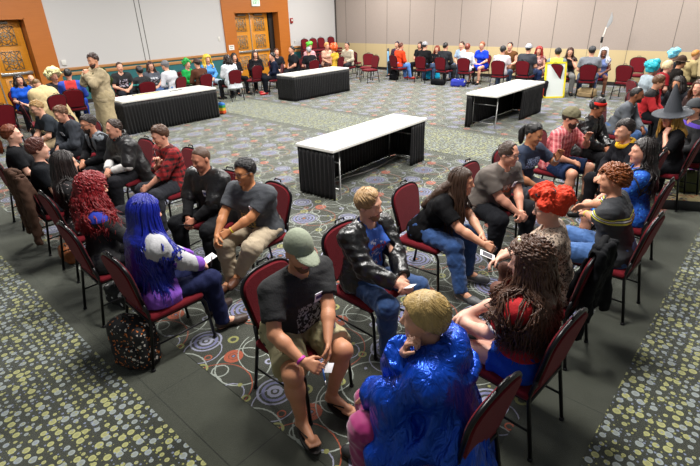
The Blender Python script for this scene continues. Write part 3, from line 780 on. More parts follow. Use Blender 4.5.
# walls
t = NT('wall_paint'); v = t.coord(); t.p.inputs['Base Color'].default_value = lin('BDBBB9'); t.p.inputs['Roughness'].default_value = .8; t.bump(t.noise(v, 120, 2), .05)
paint = t.m
t = NT('wall_fabric'); v = t.coord(); n = t.noise(v, 55, 4, .7); t.l(t.mix(n, '8A7E76', 'A3978E'), t.p.inputs['Base Color']); t.p.inputs['Roughness'].default_value = .9; t.bump(n, .25, .01)
fabric = t.m
tan = mat('tan_wainscot', 'B8A57C', .75, bump=.05)
teal = mat('teal_wainscot', '1F5F62', .75, bump=.1)
def wood(col, col2, rough=.35, stretch=(1.2, 1.2, 14)):
    t = NT('wood'); v = t.coord(stretch); n = t.noise(v, 2.2, 5, .6); t.l(t.mix(n, col, col2), t.p.inputs['Base Color']); t.p.inputs['Roughness'].default_value = rough; return t.m
wood_s = wood('A35B1B', 'B66A24', .4); wood_d = wood('C07A1C', 'D9932C', .3); wood_r = wood('9C6A3E', 'B5834F', .35)
dark = mat('dark_gap', '120C08', .6); steel = mat('brushed_steel', 'B8B8B4', .3, .8)
HT = 5.0
mb = MB(); mb.box((X0, YW, 0), (4.15-1.1, YW+.4, HT)); DO = [(2.75, 4.72), (11.80, 14.02)]
seg = [(X0, DO[0][0]), (DO[0][1], DO[1][0]), (DO[1][1], XW+.2)]
mb = MB()
for a, b in seg: mb.box((a, YW, 0), (b, YW+.5, HT), 0)
for a, b in DO: mb.box((a, YW, 2.5), (b, YW+.5, HT), 0)
struct(mb.build('wall_left', paint))
SU = [(1.9, 5.28), (11.28, 14.57)]
for n_, ((a, b), (c, d)) in enumerate(zip(SU, DO)):
    mb = MB(); y0, y1 = YW-.05, YW
    mb.box((a, y0, 0), (c, y1, 3.6)); mb.box((d, y0, 0), (b, y1, 3.6)); mb.box((c, y0, 2.5), (d, y1, 3.6))
    mb.box((c-.0, y1-.05, 0), (c+.03, YW+.42, 2.5)); mb.box((d-.03, y1-.05, 0), (d, YW+.42, 2.5)); mb.box((c, y1-.05, 2.47), (d, YW+.42, 2.5))
    struct(mb.build('trim_%d' % (n_+1), wood_s))
def door(n_, c, d):
    dr = struct(empty('door_%d' % n_, ((c+d)/2, YW+.32, 0)))
    w = (d-c)/2-.05
    for sgn in (-1, 1):
        mb = MB(); x0, x1 = (-w, -.015) if sgn < 0 else (.015, w)
        mb.box((x0, 0, .01), (x1, .05, 2.46), 0, .006)
        for z0, z1 in ((.12, .92), (1.12, 1.68), (1.78, 2.36)): mb.box((x0+.12, -.012, z0), (x1-.12, 0, z1), 0, .004)
        mb.build('door_leaf', wood_d, dr)
        xc = (x0+x1)/2
        for zc in (.62, 1.40, 2.05):
            g = MB(); a = .24; y = -.022
            L = [((-a, -a), (a, -a)), ((a, -a), (a, a)), ((a, a), (-a, a)), ((-a, a), (-a, -a)), ((-a, -a), (a, a)), ((-a, a), (a, -a)), ((-a, 0), (0, a)), ((0, a), (a, 0)), ((a, 0), (0, -a)), ((0, -a), (-a, 0)), ((0, -a), (0, a)), ((-a, 0), (a, 0)), ((-a/2, -a), (-a/2, a)), ((a/2, -a), (a/2, a))]
            for (p0, q0), (p1, q1) in L: g.tube([(xc+p0, y, zc+q0), (xc+p1, y, zc+q1)], .010, 5)
            g.tube([(xc+.11*math.cos(q), y, zc+.11*math.sin(q)) for q in np.linspace(0, 2*PI, 17)[:-1]], .010, 5, closed=True)
            g.build('lattice_medallion', mat('pewter', '8E8474', .4, .5), dr)
        g = MB(); g.box((x0+.06, -.09, 1.01), (x1-.04, -.055, 1.085), 0, .008); g.box((x0+.06, -.06, 1.0), (x0+.16, .0, 1.095), 0, .005); g.box((x1-.16, -.06, 1.0), (x1-.06, 0, 1.095), 0, .005)
        g.build('push_bar', steel, dr)
        g = MB(); g.box((x0+.2 if sgn > 0 else x1-.6, -.08, 2.36), (x0+.6 if sgn > 0 else x1-.2, -.01, 2.43), 0, .01); g.build('door_closer', mat('closer_metal', '6F6A60', .4, .6), dr)
    g = MB(); g.box((-.014, -.02, .01), (.014, .0, 2.46)); g.build('astragal', steel, dr)
    g = MB(); g.box((-w-.02, .05, 0), (w+.02, .08, 2.5)); g.build('backing', dark, dr)
for n_, (c, d) in enumerate(DO): door(n_+1, c+.02, d-(.0 if n_ == 0 else .28))
struct(MB().box((13.74, YW+.30, 0), (14.0, YW+.5, 2.48)).build('door_3', dark))  # not a leaf: near-black block painting the shade in the gap beside the doors
# rail + wainscot on the left wall
rs = [(X0, SU[0][0]), (SU[0][1], SU[1][0]), (SU[1][1], XW)]
mb = MB(); m2 = MB(); m3 = MB()
for a, b in rs:
    mb.box((a, YW-.045, 1.02), (b, YW, 1.10), 0, .006); mb.box((a, YW-.035, .87), (b, YW, .97), 0, .006); m2.box((a, YW-.012, .1), (b, YW, 1.03)); m3.box((a, YW-.02, 0), (b, YW, .12))
struct(mb.build('trim_3', wood_r)); struct(m2.build('trim_4', teal)); struct(m3.build('baseboard_left', mat('base_dark', '1B1512', .5)))
mb = MB()
for x in (8.0, 8.16): mb.box((x-.012, YW-.004, 1.1), (x+.012, YW, HT))
struct(mb.build('trim_5', mat('seam', '55534F', .8)))
# far wall
struct(MB().box((XW, Y0, 0), (XW+.2, YW+.4, HT)).build('wall_far', fabric))
struct(MB().box((XW-.012, Y0, .12), (XW, YW, 1.08)).build('trim_6', tan))
struct(MB().box((XW-.025, Y0, 0), (XW, YW, .12)).build('baseboard_far', mat('base_dark', '1B1512', .5)))
mb = MB()
for i in range(17):
    y = 15.85-1.185*i; mb.box((XW-.004, y-.008, 1.08), (XW, y+.008, HT)); mb.box((XW-.015, y-.005, .12), (XW-.011, y+.005, 1.08))
struct(mb.build('trim_7', mat('seam2', '5E564E', .9)))
struct(MB().box((XW-.05, YW-.05, 0), (XW, YW, HT)).build('trim_8', mat('corner', '3F3A36', .8)))
# small wall things
def wallbox(name, label, cat, px, py, w, h_, m, d=.03, extra=None):
    c = at_y(px, py, YW); o = empty(name, (c[0], YW, c[2]), 0, label, cat)
    MB().box((-w/2, -d, -h_/2), (w/2, 0, h_/2), 0, .005).build('cover', m, o)
    if extra: extra(o)
    return o
white = mat('white_plastic', 'D8D6CE', .4)
def exit_bits(o):
    g = MB(); gm = mat('exit_green', '2E9E52', .4, emit=.25)
    s = .13; 
    def bar(x0, z0, x1, z1): g.box((x0, -.068, z0), (x1, -.06, z1))
    def ch(c, x):
        w, t_ = .055, .014; z0, z1 = -.075, .075
        if c == 'E': bar(x, z0, x+t_, z1); [bar(x, z, x+w, z+t_) for z in (z0, -t_/2, z1-t_)]
        if c == 'X':
            for k in range(9): q = k/8; bar(x+(w-t_)*q, z0+.135*q, x+(w-t_)*q+t_, z0+.135*q+.017); bar(x+(w-t_)*(1-q), z0+.135*q, x+(w-t_)*(1-q)+t_, z0+.135*q+.017)
        if c == 'I': bar(x+.02, z0, x+.02+t_, z1)
        if c == 'T': bar(x+.02, z0, x+.02+t_, z1); bar(x, z1-t_, x+w, z1)
    for i, c in enumerate('EXIT'): ch(c, -.145+i*.075)
    g.build('exit_letters', gm, o)
c = at_y(255, 2, YW-.05); o = empty('exit_sign', (c[0], YW-.05, c[2]), 0, 'white exit sign with green letters on wood above the double doors', 'exit sign')
MB().box((-.19, -.06, -.15), (.19, 0, .15), 0, .008).build('sign_box', mat('sign_white', 'DCE8DC', .4, emit=.25), o); exit_bits(o)
def sw_x(o): MB().box((-.012, -.04, -.03), (.012, -.03, .03)).build('toggle', white, o)
wallbox('light_switch', 'small white switch plate on the wall left of the double doors', 'light switch', 219, 39, .09, .16, mat('plate', 'CFCDC6', .4), .012, sw_x)
def out_x(o): MB().box((-.02, -.02, .01), (.02, -.012, .035)).box((-.02, -.02, -.035), (.02, -.012, -.01)).build('socket', mat('socket', '4A4844', .5), o)
wallbox('wall_outlet', 'white outlet plate on the wall right of the double doors', 'outlet', 294.6, 41.7, .09, .13, mat('plate', 'CFCDC6', .4), .012, out_x)
wallbox('wall_outlet', 'boxy white outlet on the wall right of the left door', 'outlet', 63.6, 62.6, .13, .15, mat('plate', 'CFCDC6', .4), .04, out_x)
def al_x(o): MB().box((-.03, -.075, -.02), (.03, -.055, .05), 0, .005).build('strobe', white, o)
wallbox('fire_alarm', 'red fire alarm high on the wall right of the doors', 'fire alarm', 291, 20.6, .13, .2, mat('alarm_red', '8E1B16', .4), .06, al_x)
c = at_y(231.5, 47.6, YW-.05); o = empty('door_notice', (c[0], YW-.05, c[2]), 0, 'small white notice on the wood surround left of the doors', 'notice')
MB().box((-.12, -.012, -.09), (.12, 0, .09)).build('notice_board', mat('notice', 'E0DDD6', .5), o)
MB().box((-.08, -.014, .02), (.08, -.012, .05)).box((-.08, -.014, -.04), (.05, -.012, -.02)).build('notice_print', mat('print', '7C7A76', .5), o)
# ------------------------------------------------------------------ chairs
maroon = mat('maroon_fabric', '620B17', .85, 0, .2, .05, .3, 90, .15); frame_m = mat('black_frame', '131214', .35, .4, .5)
edge_m = mat('maroon_piping', '3A0A10', .6)
def chair_proto():
    root = empty('banquet_chair', (0, 0, 0), 0, 'x', 'chair')
    V, Q = sdf_mesh('seat', [bxp((.0, 0, .435), (.225, .225, .03), .028), ell((.01, 0, .445), (.21, .21, .035), k=.03)], .012)
    link('seat', fast_mesh('seat', V, Q), maroon, root)
    tl = R_(11)
    def bk(y, z, dx=0): return (-.225-math.sin(tl)*(z-.5)+dx, y, z)
    def outline(grow=0.):
        pts = []
        w0, w1, z0, z1 = .175+grow, .215+grow, .50-grow, .79
        pts.append((-w0, z0)); pts.append((w0, z0))
        for a in np.linspace(0, PI, 15): pts.append((w1*math.copysign(abs(math.cos(a))**.75, math.cos(a)), z1+(.125+grow)*math.sin(a)**.8))
        return pts
    def plate(grow, dx0, dx1, bev):
        bm = bmesh.new(); ol = outline(grow); f = [bm.verts.new(bk(y, z, dx0)) for y, z in ol]; b = [bm.verts.new(bk(y, z, dx1)) for y, z in ol]; n = len(ol)
        bm.faces.new(f); bm.faces.new(b[::-1])
        for i in range(n): bm.faces.new((f[i], b[i], b[(i+1) % n], f[(i+1) % n]))
        bmesh.ops.recalc_face_normals(bm, faces=bm.faces); bmesh.ops.bevel(bm, geom=[e for e in bm.edges if not (e.verts[0] in f and e.verts[1] in b or e.verts[0] in b and e.verts[1] in f)], offset=bev, segments=2, affect='EDGES')
        me = bpy.data.meshes.new('backrest'); bm.to_mesh(me); bm.free()
        for p in me.polygons: p.use_smooth = len(p.vertices) < 8
        return me
    link('backrest', plate(0, .022, -.022, .012), maroon, root)
    fr = MB(); ol = outline(.004)
    fr.tube([bk(y, z) for y, z in ol], .0125, 8, closed=True)
    fr.build('back_frame', frame_m, root)
    hd = MB().tube([bk(-.05, .935), bk(-.04, .955), bk(.04, .955), bk(.05, .935)], .008, 6); hd.build('handle', frame_m, root)
    for sy in (1, -1):
        l = MB().tube([bk(sy*.19, .56), bk(sy*.195, .5), (-.215, sy*.2, .44), (-.22, sy*.205, .40), (-.29, sy*.215, .012)], .0125, 8); l.lathe([(.017, 0), (.017, .02), (.001, .02)], 8, 0, None, (-.29, sy*.215)); l.build('leg', frame_m, root)
        l = MB().tube([(.17, sy*.2, .405), (.205, sy*.205, .395), (.225, sy*.21, .36), (.25, sy*.215, .012)], .0125, 8); l.lathe([(.017, 0), (.017, .02), (.001, .02)], 8, 0, None, (.25, sy*.215)); l.build('leg', frame_m, root)
    st = MB()
    for sy in (1, -1): st.tube([(-.22, sy*.2, .402), (.17, sy*.2, .402)], .0115, 8)
    st.tube([(.17, -.2, .402), (.17, .2, .402)], .0115, 8); st.tube([(-.22, -.2, .402), (-.22, .2, .402)], .0115, 8)
    st.tube([(.236, -.21, .2), (.236, .21, .2)], .008, 8) if False else None
    st.build('seat_frame', frame_m, root)
    for sy in (1, -1): MB().tube([(-.257, sy*.21, .2), (.237, sy*.212, .2)], .008, 8).build('stretcher', frame_m, root)
    return root
PROTO = chair_proto(); proto_used = False; CHAIRS = []
GR_CH = 'maroon banquet chairs'
def place_chair(x, y, ang, label=None, s=None, z=0., group='chairs in the conversation ring'):
    global proto_used
    o = copy_tree(PROTO) if proto_used else PROTO; proto_used = True
    o.location = (x, y, z); o.rotation_euler = (0, 0, ang); o['group'] = group
    if label is None and s is not None: label = 'maroon banquet chair under the '+s['who']
    o['label'] = label; CHAIRS.append(o); return o
# ------------------------------------------------------------------ tables
white_top = mat('white_table_top', 'DAD9D2', .35, 0, .5, 0, .03, 30, .03); skirt_m = mat('black_skirt', '09090B', .55, 0, .35, .05, .3, 60, .2); leg_m = mat('grey_metal', '8E8E8C', .35, .6)
def table(label, x, y, rz, L, W, path_spans, flap=None):
    """origin = near-left corner on the floor, +x long side, -y is the near side"""
    o = empty('folding_table', (x, y, 0), rz, label, 'table', 'white topped folding tables')
    H = .75
    MB().box((-.01, -W-.01, H-.045), (L+.01, .01, H), 0, .006).build('tabletop', white_top, o)
    for xe in (.22, L-.22):
        l = MB().tube([(xe, -W+.08, H-.05), (xe, -W+.08, .02), (xe+.0, -W+.075, .012)], .013, 8).tube([(xe, -.08, H-.05), (xe, -.08, .012)], .013, 8).tube([(xe, -W+.08, .1), (xe, -.08, .1)], .011, 8).tube([(xe, -W+.08, .5), (xe, -.08, .5)], .011, 8)
        l.build('leg', leg_m, o)
    for sp in path_spans:
        pts = [np.array(p, float) for p in sp]; V = []; F = []; tot = 0; n = 0; rows = 9
        segs = []
        for a, b in zip(pts[:-1], pts[1:]):
            Ls = np.linalg.norm(b-a); m = max(int(Ls/.011), 2); tg = (b-a)/Ls; nr = np.array([tg[1], -tg[0]])
            for i in range(m): segs.append((a+(b-a)*i/m, nr, tot+Ls*i/m))
            tot += Ls
        segs.append((pts[-1], nr, tot))
        rs_ = np.random.RandomState(int(x*100))
        for p, nr, s_ in segs:
            ph = s_*2*PI/.075+1.5*math.sin(s_*5.)
            for r in range(rows):
                t = r/(rows-1); a_ = .004+.018*t**.6; q = p+nr*(.012+a_*math.sin(ph+.8*math.sin(s_*9+t*2))+.008*t*math.sin(s_*17))
                V.append((q[0], q[1], (H-.05)*(1-t)+.012*t))
        ns = len(segs)
        Q = [(i*rows+r, (i+1)*rows+r, (i+1)*rows+r+1, i*rows+r+1) for i in range(ns-1) for r in range(rows-1)]
        ob = link('table_skirt', fast_mesh('table_skirt', V, Q), skirt_m, o)
        md = ob.modifiers.new('thickness', 'SOLIDIFY'); md.thickness = .003
    return o
W3 = .69
table('bare ended white folding table with black skirt in the middle foreground', 4.40, 5.01, .0456, 2.44, W3, [[(.02+.0, -W3), (0, -W3), (0, 0), (2.44, 0), (2.44, -W3), (2.0, -W3)]])
table('white folding table with black skirt all round behind the robed man', 4.56, 11.70, 0, 2.44, .78, [[(0, 0), (0, -.78), (2.44, -.78), (2.44, 0)]])
table('white folding table with black pleated skirt before the double doors', 9.66, 11.64, 0, 2.44, .74, [[(0, 0), (0, -.74), (2.44, -.74), (2.44, 0)]])
table('white folding table with open leg end by the right hand group', 9.55, 5.16, -.01, 2.5, .72, [[(0, -.14), (0, 0), (2.5, 0), (2.5, -.72), (1.3, -.72)]])
# white power cable under the centre table
pts = [at(*q, .012) for q in ((313, 186), (338, 181), (347, 177), (362, 173), (378, 167), (390, 160), (399, 155), (407, 153), (418, 156))]
tag(MB().tube([tuple(p) for p in pts], .012, 6).build('power_cable', mat('white_cable', 'C9C8C2', .5)), 'white power cable lying on the carpet under the middle table', 'cable')
# chairs without a sitter
FREE = []
def free_chair(px, py, ang, label, ztop=.90, group='empty banquet chairs', dx=-.3):
    w = at(px, py, ztop); a = R_(ang); return place_chair(w[0]-dx*math.cos(a), w[1]-dx*math.sin(a), a, label, group=group)
free_chair(257, 66, 90, 'empty maroon chair in front of the woman in black by the doors')
free_chair(368.5, 54, 205, 'empty maroon chair turned sideways left of the far wall row')
free_chair(376, 56, 165, 'empty maroon chair near the blue tube at the far wall')
free_chair(625, 66, -8, 'empty maroon chair with its back turned to the camera right of the white haired woman')
free_chair(639, 58, 200, 'empty maroon chair against the far wall facing the camera')
free_chair(352, 52, 20, 'maroon chair at the right end of the double door table')
free_chair(1, 106, 95, 'maroon chair at the left picture edge below the left door')
free_chair(20, 103, -12, 'narrow looking maroon chair in front of the tan robed person')
# stacks beside the corner
for i, px in enumerate((307, 315.5, 323.5, 333.5)):
    top = at_y(px, 36 if i < 3 else 35, 15.9)
    n = 5
    for k in range(n):
        place_chair(top[0]+k*.015, 15.85, -PI/2, 'maroon chair %s of the %s stack by the corner' % (['at the bottom', 'second from the bottom', 'in the middle', 'second from the top', 'on top'][k], ['leftmost', 'second', 'third', 'rightmost'][i]), z=k*.115, group='stacked chairs by the corner')
# lights: daylight-white ceiling panels
def area(x, y, z, sx, sy, pw, col=(1, .97, .93)):
    l = bpy.data.lights.new('ceiling_light', 'AREA'); l.shape = 'RECTANGLE'; l.size = sx; l.size_y = sy; l.energy = pw; l.color = col
    o = bpy.data.objects.new('ceiling_light', l); COL.objects.link(o); o.location = (x, y, z); return o
for x, y, pw in ((2.6, 2.2, 270), (6, 2.5, 270), (2.5, 7.0, 250), (7, 7, 260), (4, 12.5, 300), (10, 12, 330), (12, 6.5, 330), (15, 13, 330), (15.2, 7.5, 330), (15, 2.5, 300), (10, 2, 240)):
    area(x, y, 4.7, .8, .8, pw)
w = bpy.data.worlds.new('World'); SC.world = w; w.use_nodes = True
w.node_tree.nodes['Background'].inputs[0].default_value = (.92, .96, 1, 1); w.node_tree.nodes['Background'].inputs[1].default_value = .16
SC.view_settings.view_transform = 'Standard'; SC.view_settings.look = 'None'; SC.view_settings.exposure = 0.12; SC.view_settings.gamma = 1
SC.view_settings.use_curve_mapping = False
SC.cycles.max_bounces = 5; SC.cycles.diffuse_bounces = 3; SC.cycles.glossy_bounces = 3; SC.cycles.use_denoising = True
SC.cycles.sample_clamp_indirect = 4
# ------------------------------------------------------------------ special fabrics
def plaid(c0, c1, c2, sc=16, name='plaid', white=False):
    t = NT(name); v = t.coord(); sx = t.n('ShaderNodeSeparateXYZ'); t.l(v, sx.inputs[0])
    a = t.math('ADD', sx.outputs[0], sx.outputs[1])
    f1 = t.math('LESS_THAN', t.math('FRACT', t.math('MULTIPLY', a, sc)), .42); f2 = t.math('LESS_THAN', t.math('FRACT', t.math('MULTIPLY', sx.outputs[2], sc)), .42)
    c = t.mix(t.math('MULTIPLY', t.math('ADD', f1, f2), .5), c0, c1)
    f3 = t.math('LESS_THAN', t.math('FRACT', t.math('ADD', t.math('MULTIPLY', a, sc), .35)), .07); c = t.mix(t.math('MULTIPLY', f3, .6), c, c2)
    t.l(c, t.p.inputs['Base Color']); t.p.inputs['Roughness'].default_value = .85; t.bump(t.noise(v, 60), .3); return t.m
def spots(c0, c1, sc, thr, name='print', c2=None, rough=.8, ring=None):
    t = NT(name); v = t.coord(); vo = t.n('ShaderNodeTexVoronoi'); vo.inputs['Scale'].default_value = sc
    n = t.n('ShaderNodeTexNoise'); n.inputs['Scale'].default_value = sc*.8; t.l(v, n.inputs['Vector'])
    ad = t.n('ShaderNodeVectorMath'); ad.operation = 'MULTIPLY_ADD'; t.l(n.outputs['Color'], ad.inputs[0]); ad.inputs[1].default_value = (.05, .05, .05); t.l(v, ad.inputs[2]); t.l(ad.outputs[0], vo.inputs['Vector'])
    m = t.math('LESS_THAN', vo.outputs['Distance'], thr) if ring is None else t.math('COMPARE', vo.outputs['Distance'], thr, ring)
    c = t.mix(m, c0, c1)
    if c2: s = t.n('ShaderNodeSeparateColor'); t.l(vo.outputs['Color'], s.inputs[0]); c = t.mix(t.math('MULTIPLY', m, t.math('GREATER_THAN', s.outputs[0], .55)), c, c2)
    t.l(c, t.p.inputs['Base Color']); t.p.inputs['Roughness'].default_value = rough; t.bump(t.noise(v, 60), .3); return t.m
def zsplit(c0, c1, z, name='split', axis=2, rough=.85):
    """two-tone garment: c0 above z, c1 below"""
    t = NT(name); v = t.coord(); sx = t.n('ShaderNodeSeparateXYZ'); t.l(v, sx.inputs[0])
    t.l(t.mix(t.math('GREATER_THAN', sx.outputs[axis], z), c1, c0), t.p.inputs['Base Color']); t.p.inputs['Roughness'].default_value = rough; t.bump(t.noise(v, 70), .4); return t.m
def stripes_on(col, marks, name='striped', rough=.85):
    """marks: (axis, lo, hi, colour) bands in the garment's own frame"""
    t = NT(name); v = t.coord(); sx = t.n('ShaderNodeSeparateXYZ'); t.l(v, sx.inputs[0]); c = t.mix(0., col, col)
    for ms in marks:
        f = 1.
        for ax, lo, hi in ms[:-1]:
            o = sx.outputs[ax]; g = t.math('MULTIPLY', t.math('GREATER_THAN', o, lo), t.math('LESS_THAN', o, hi)); f = t.math('MULTIPLY', f, g) if not isinstance(f, float) else g
        c = t.mix(f, c, ms[-1])
    t.l(c, t.p.inputs['Base Color']); t.p.inputs['Roughness'].default_value = rough; t.bump(t.noise(v, 70), .35); return t.m
def chest_print(col, pc, x0, y0, z0, y1, z1, sc=45, thr=.5, pc2=None):
    """printed graphic on the front of a shirt"""
    t = NT('printed_shirt'); v = t.coord(); sx = t.n('ShaderNodeSeparateXYZ'); t.l(v, sx.inputs[0])
    f = t.math('MULTIPLY', t.math('GREATER_THAN', sx.outputs[1], y0), t.math('LESS_THAN', sx.outputs[1], y1)); f = t.math('MULTIPLY', f, t.math('GREATER_THAN', sx.outputs[2], z0)); f = t.math('MULTIPLY', f, t.math('LESS_THAN', sx.outputs[2], z1)); f = t.math('MULTIPLY', f, t.math('GREATER_THAN', sx.outputs[0], x0))
    n = t.math('GREATER_THAN', t.noise(v, sc, 2), thr); c = t.mix(t.math('MULTIPLY', f, n), col, pc)
    if pc2: n2 = t.math('GREATER_THAN', t.noise(v, sc*.5, 1), .58); c = t.mix(t.math('MULTIPLY', f, n2), c, pc2)
    t.l(c, t.p.inputs['Base Color']); t.p.inputs['Roughness'].default_value = .85; t.bump(t.noise(v, 90), .35); return t.m
denim = lambda c='2C4A78': mat('denim', c, .8, 0, .3, .1, .4, 45, .45)
def hm_(s, x, y, z): return (s['J']['hand0']+s['J']['hand1'])/2+A_(x, y, z)
def P(who, label, *a, **k):
    k['who'] = who; fc = a[2]; rw = k.get('at_row')
    k['group'] = None if k.get('seated') is False else (G5 if rw[0] == 'y' else G6) if rw else G4 if 80 < fc < 170 else G3 if fc < -30 else G2 if fc > 170 else G1
    global LASTP
    s = make_person(label, *a, **k); s['who'] = who; return s
def held(name, label, s, p, size, material, rot=(0, 0, 0), cat=None, print_=None):
    w = W_(s, p); o = empty(name, w, s['root'].rotation_euler.z, label, cat or name.replace('_', ' '))
    o.rotation_euler = (R_(rot[0]), R_(rot[1]), s['root'].rotation_euler.z+R_(rot[2]))
    a, b, c = size; MB().box((-a/2, -b/2, -c/2), (a/2, b/2, c/2), 0, min(size)*.2).build('sheet' if c < .004 else 'body', material, o)
    if print_: MB().box((-a*.35, -b*.38, c/2), (a*.35, b*.38, c/2+.0006)).build(print_[0], print_[1], o)
    return o
paper = mat('paper', 'DAD8DA', .6); ink = mat('ink', '33313A', .6)
def cylp(name, label, s, p, q, r, material, cat):
    w0, w1 = W_(s, p), W_(s, q); o = empty(name, w0, 0, label, cat); d = w1-w0
    MB().tube([(0, 0, 0), tuple(d*.82)], r, 8).build('barrel', material, o); MB().tube([tuple(d*.82), tuple(d)], [r*.9, r*.3], 8).build('tip', mat('pen_tip', 'B8B8BC', .3, .6), o); return o
def band(s, which, name, material, wd=.016, t0=.93, r=.031):
    J = s['J']; E, W = (J['EL'], J['WL']) if which == 'L' else (J['ER'], J['WR']); c = E+(W-E)*t0; u = nrm(W-E)
    V, Q = sdf_mesh(name, [cap(c-u*wd/2, c+u*wd/2, r+.003, f0=1, f1=1, k=.005)], .004); link(name, fast_mesh(name, V, Q), material, s['root'])
G1 = 'people seated along the left foreground row'; G2 = 'people facing the left foreground row'; G3 = 'people seated along the right row facing the camera side'; G4 = 'people with their backs to the camera in the right row'
G5 = 'people seated along the left wall'; G6 = 'people seated along the far wall'
# ================================================================== foreground corner
s = P('man in the cap', 'man in grey green cap, black tee and khaki shorts leaning forward', 299, 252, -96, sc=.95, cang=-87, armpx=((329, 352, .62), (303, 362, .62)), knpx=((352, 358, .52), (330, 400, .09), (297, 393, .52), (302, 424, .09)), g=1.24, lean=13, hy=-6, hp=14, skin='B9805F', hair=('buzz', '3B2A1E'), beard='5A3B28', beardlen=.002,
      top=chest_print('121214', '8F8F92', .05, -.10, .60, .12, .84, 55, .52), sleeve='short', bottom=spots('948B67', '7E7452', 9, .35, 'camouflage', 'A39A78'), leg='shorts', short=.86, boff=.02, shoe='flop', spread=24, arms=((.46, .05, .52), (.45, -.06, .56)),
      hands=({'F': (.5, -.3, -.8), 'curl': 30}, {'F': (.7, .5, -.3), 'curl': 38}), badge=('3B3470', .085, .36), lod=1, feet=0)
capm = spots('7F8673', '747A68', 60, .3, 'cap_cloth'); dome(s, 'cap', capm, .012, .03, (.075, .095, .0), None, .012, .12)
band(s, 'R', 'wristband', mat('magenta_band', 'B92E9A', .5), .018)
held('paper_card', 'white card held by the man in the grey green cap', s, hm_(s, .03, 0, -.02), (.085, .06, .0012), paper, (30, -20, 20), 'card')
cylp('pen', 'blue and white pen in the right hand of the cap man', s, hm_(s, .0, -.02, .02), hm_(s, .09, -.06, -.08), .005, mat('pen_blue', '3F6FB5', .4), 'pen')
held('lanyard_badge', 'white badge on lanyard hanging before the cap man', s, (.335, .07, .70), (.07, .10, .004), paper, (80, 0, 70), 'badge', ('badge_print', ink))
s = P('man in the leather jacket', 'blond man in black leather jacket and blue tee holding a card', 369, 205, -92, armpx=((406, 284, .66), (396, 284, .68)), cang=-92, lean=6, hy=10, hp=6, skin='CF9C82', hair=('short', 'A07F55', dict(len=.04, off=.014, front=.9)), beard='8A6440', beardlen=.001,
      top=chest_print('3A66C0', 'C9D1E8', .05, -.07, .72, .07, .95, 35, .55, '9C3A48'), sleeve='short', jacket=(leather(), dict(open=.095)), bottom=denim('223E68'), shoe='0E0E10', arms=((.30, .03, .64), (.30, -.06, .66)), spread=14, lod=1, feet=.03)
held('paper_card', 'white card in the hands of the leather jacket man', s, hm_(s, .02, 0, .03), (.10, .07, .0012), paper, (0, -25, 0), 'card')
s = P('long haired man', 'long haired man in black tee and blue jeans leaning on his knees', 462, 182, -82, cang=-88, armpx=((487, 243, .58), (484, 245, .6)), knpx=((494, 238, .52), None, (474, 256, .52), (462, 300, .09)), lean=36, hy=14, hp=4, skin='C58F72', hair=('long', '3A281C', dict(L=.52, azmin=58, ns=240, r=.008, wave=.005, spread=.02)), top='0E0E10', sleeve='short',
      bottom=denim('22406E'), shoe='4E4E50', sole='B5B5B5', arms=((.50, .02, .56), (.51, -.03, .58)), curl=45, spread=16, badge=('9A9AA8', -.02, .3), lod=1)
held('phone', 'dark phone held by the long haired man', s, hm_(s, .03, 0, -.03), (.07, .13, .009), mat('phone', '1A1B20', .2), (20, 40, 10), 'phone')
s = P('big man in the brown tee', 'big balding man in brown grey tee with glasses sitting forward', 509, 154, -104, cang=-92, g=1.32, lean=24, hy=8, hp=8, skin='C98F76', hair=('receding', '3A2A20'), glasses='2A2A2E',
      top=chest_print('5B534D', 'A34E30', .1, -.08, .62, .12, .83, 30, .5, 'A9A195'), sleeve='short', bottom='18191D', arms=((.50, .0, .55), (.50, -.04, .57)), curl=40, spread=20, badge=('6D6FA8', .12, .36), lod=1, shoe='151515')
s = P('man in the navy tank', 'black haired man in navy shirt raising one hand', 534, 134, -103, cang=-92, lean=14, hy=6, hp=18, skin='A9714F', hair=('tail', '0F0D0D', dict(L=.22)), top=chest_print('1E2A40', '9DB4D6', .05, -.12, .78, .12, .92, 50, .48), sleeve='short',
      bottom='3E4046', leg='shorts', shoe='3A3A3A', arms=((.40, .16, .92), (.38, -.10, .62)), hands=({'F': (.3, -.1, .9), 'N': (.6, -.8, 0), 'curl': 20}, None), lod=1)
band(s, 'L', 'wristwatch', mat('watch', 'C8C8CC', .3, .5), .03)
held('paper_card', 'pale card held low by the man in navy', s, (s['J']['hand1']+A_(.04, 0, .02)), (.11, .08, .0012), paper, (0, -10, 0), 'card')
s = P('man in the pink plaid', 'bearded man in pink plaid shirt, olive cap and navy shorts', 571, 118, -100, cang=-92, g=1.12, lean=14, hy=8, hp=14, skin='C28A70', hair=('short', '2B1C14'), beard='2B1A12', beardlen=.012,
      top=plaid('C46F70', '97323C', 'E0C0BC', 14, 'pink_plaid'), sleeve='elbow', bottom='1B2845', leg='shorts', shoe='6A5A48', arms=((.36, .12, .92), (.34, -.12, .66)), hands=({'F': (.3, -.3, .9), 'N': (.7, -.7, 0), 'curl': 18}, None), spread=18, lod=1)
dome(s, 'flat_cap', mat('olive_cap', '5F5A42', .85, bump=.3), .022, .03, (.07, .075, .0), (.004, 40, 3), .0, .1)
s = P('man with the red bandana', 'man with red bandana and black leather jacket', 598, 107, -95, lean=12, hy=8, hp=14, skin='9C6448', hair=('short', '120E0E'), top='15100F', sleeve='long', jacket=(leather('0C0C0D'), dict(open=.03)), bottom='0F0F12', shoe='111111', arms=((.38, .02, .64), (.36, -.12, .64)), lod=2, spread=16)
V, Q = sdf_mesh('headband', [cap(s['H'](0, 0, .035), s['H'](-.004, 0, .075), .102, .098, k=.01, f0=1, f1=1)], .008)
link('headband', fast_mesh('headband', V, Q), cloth('B3241E', 'red_cloth'), s['root'])
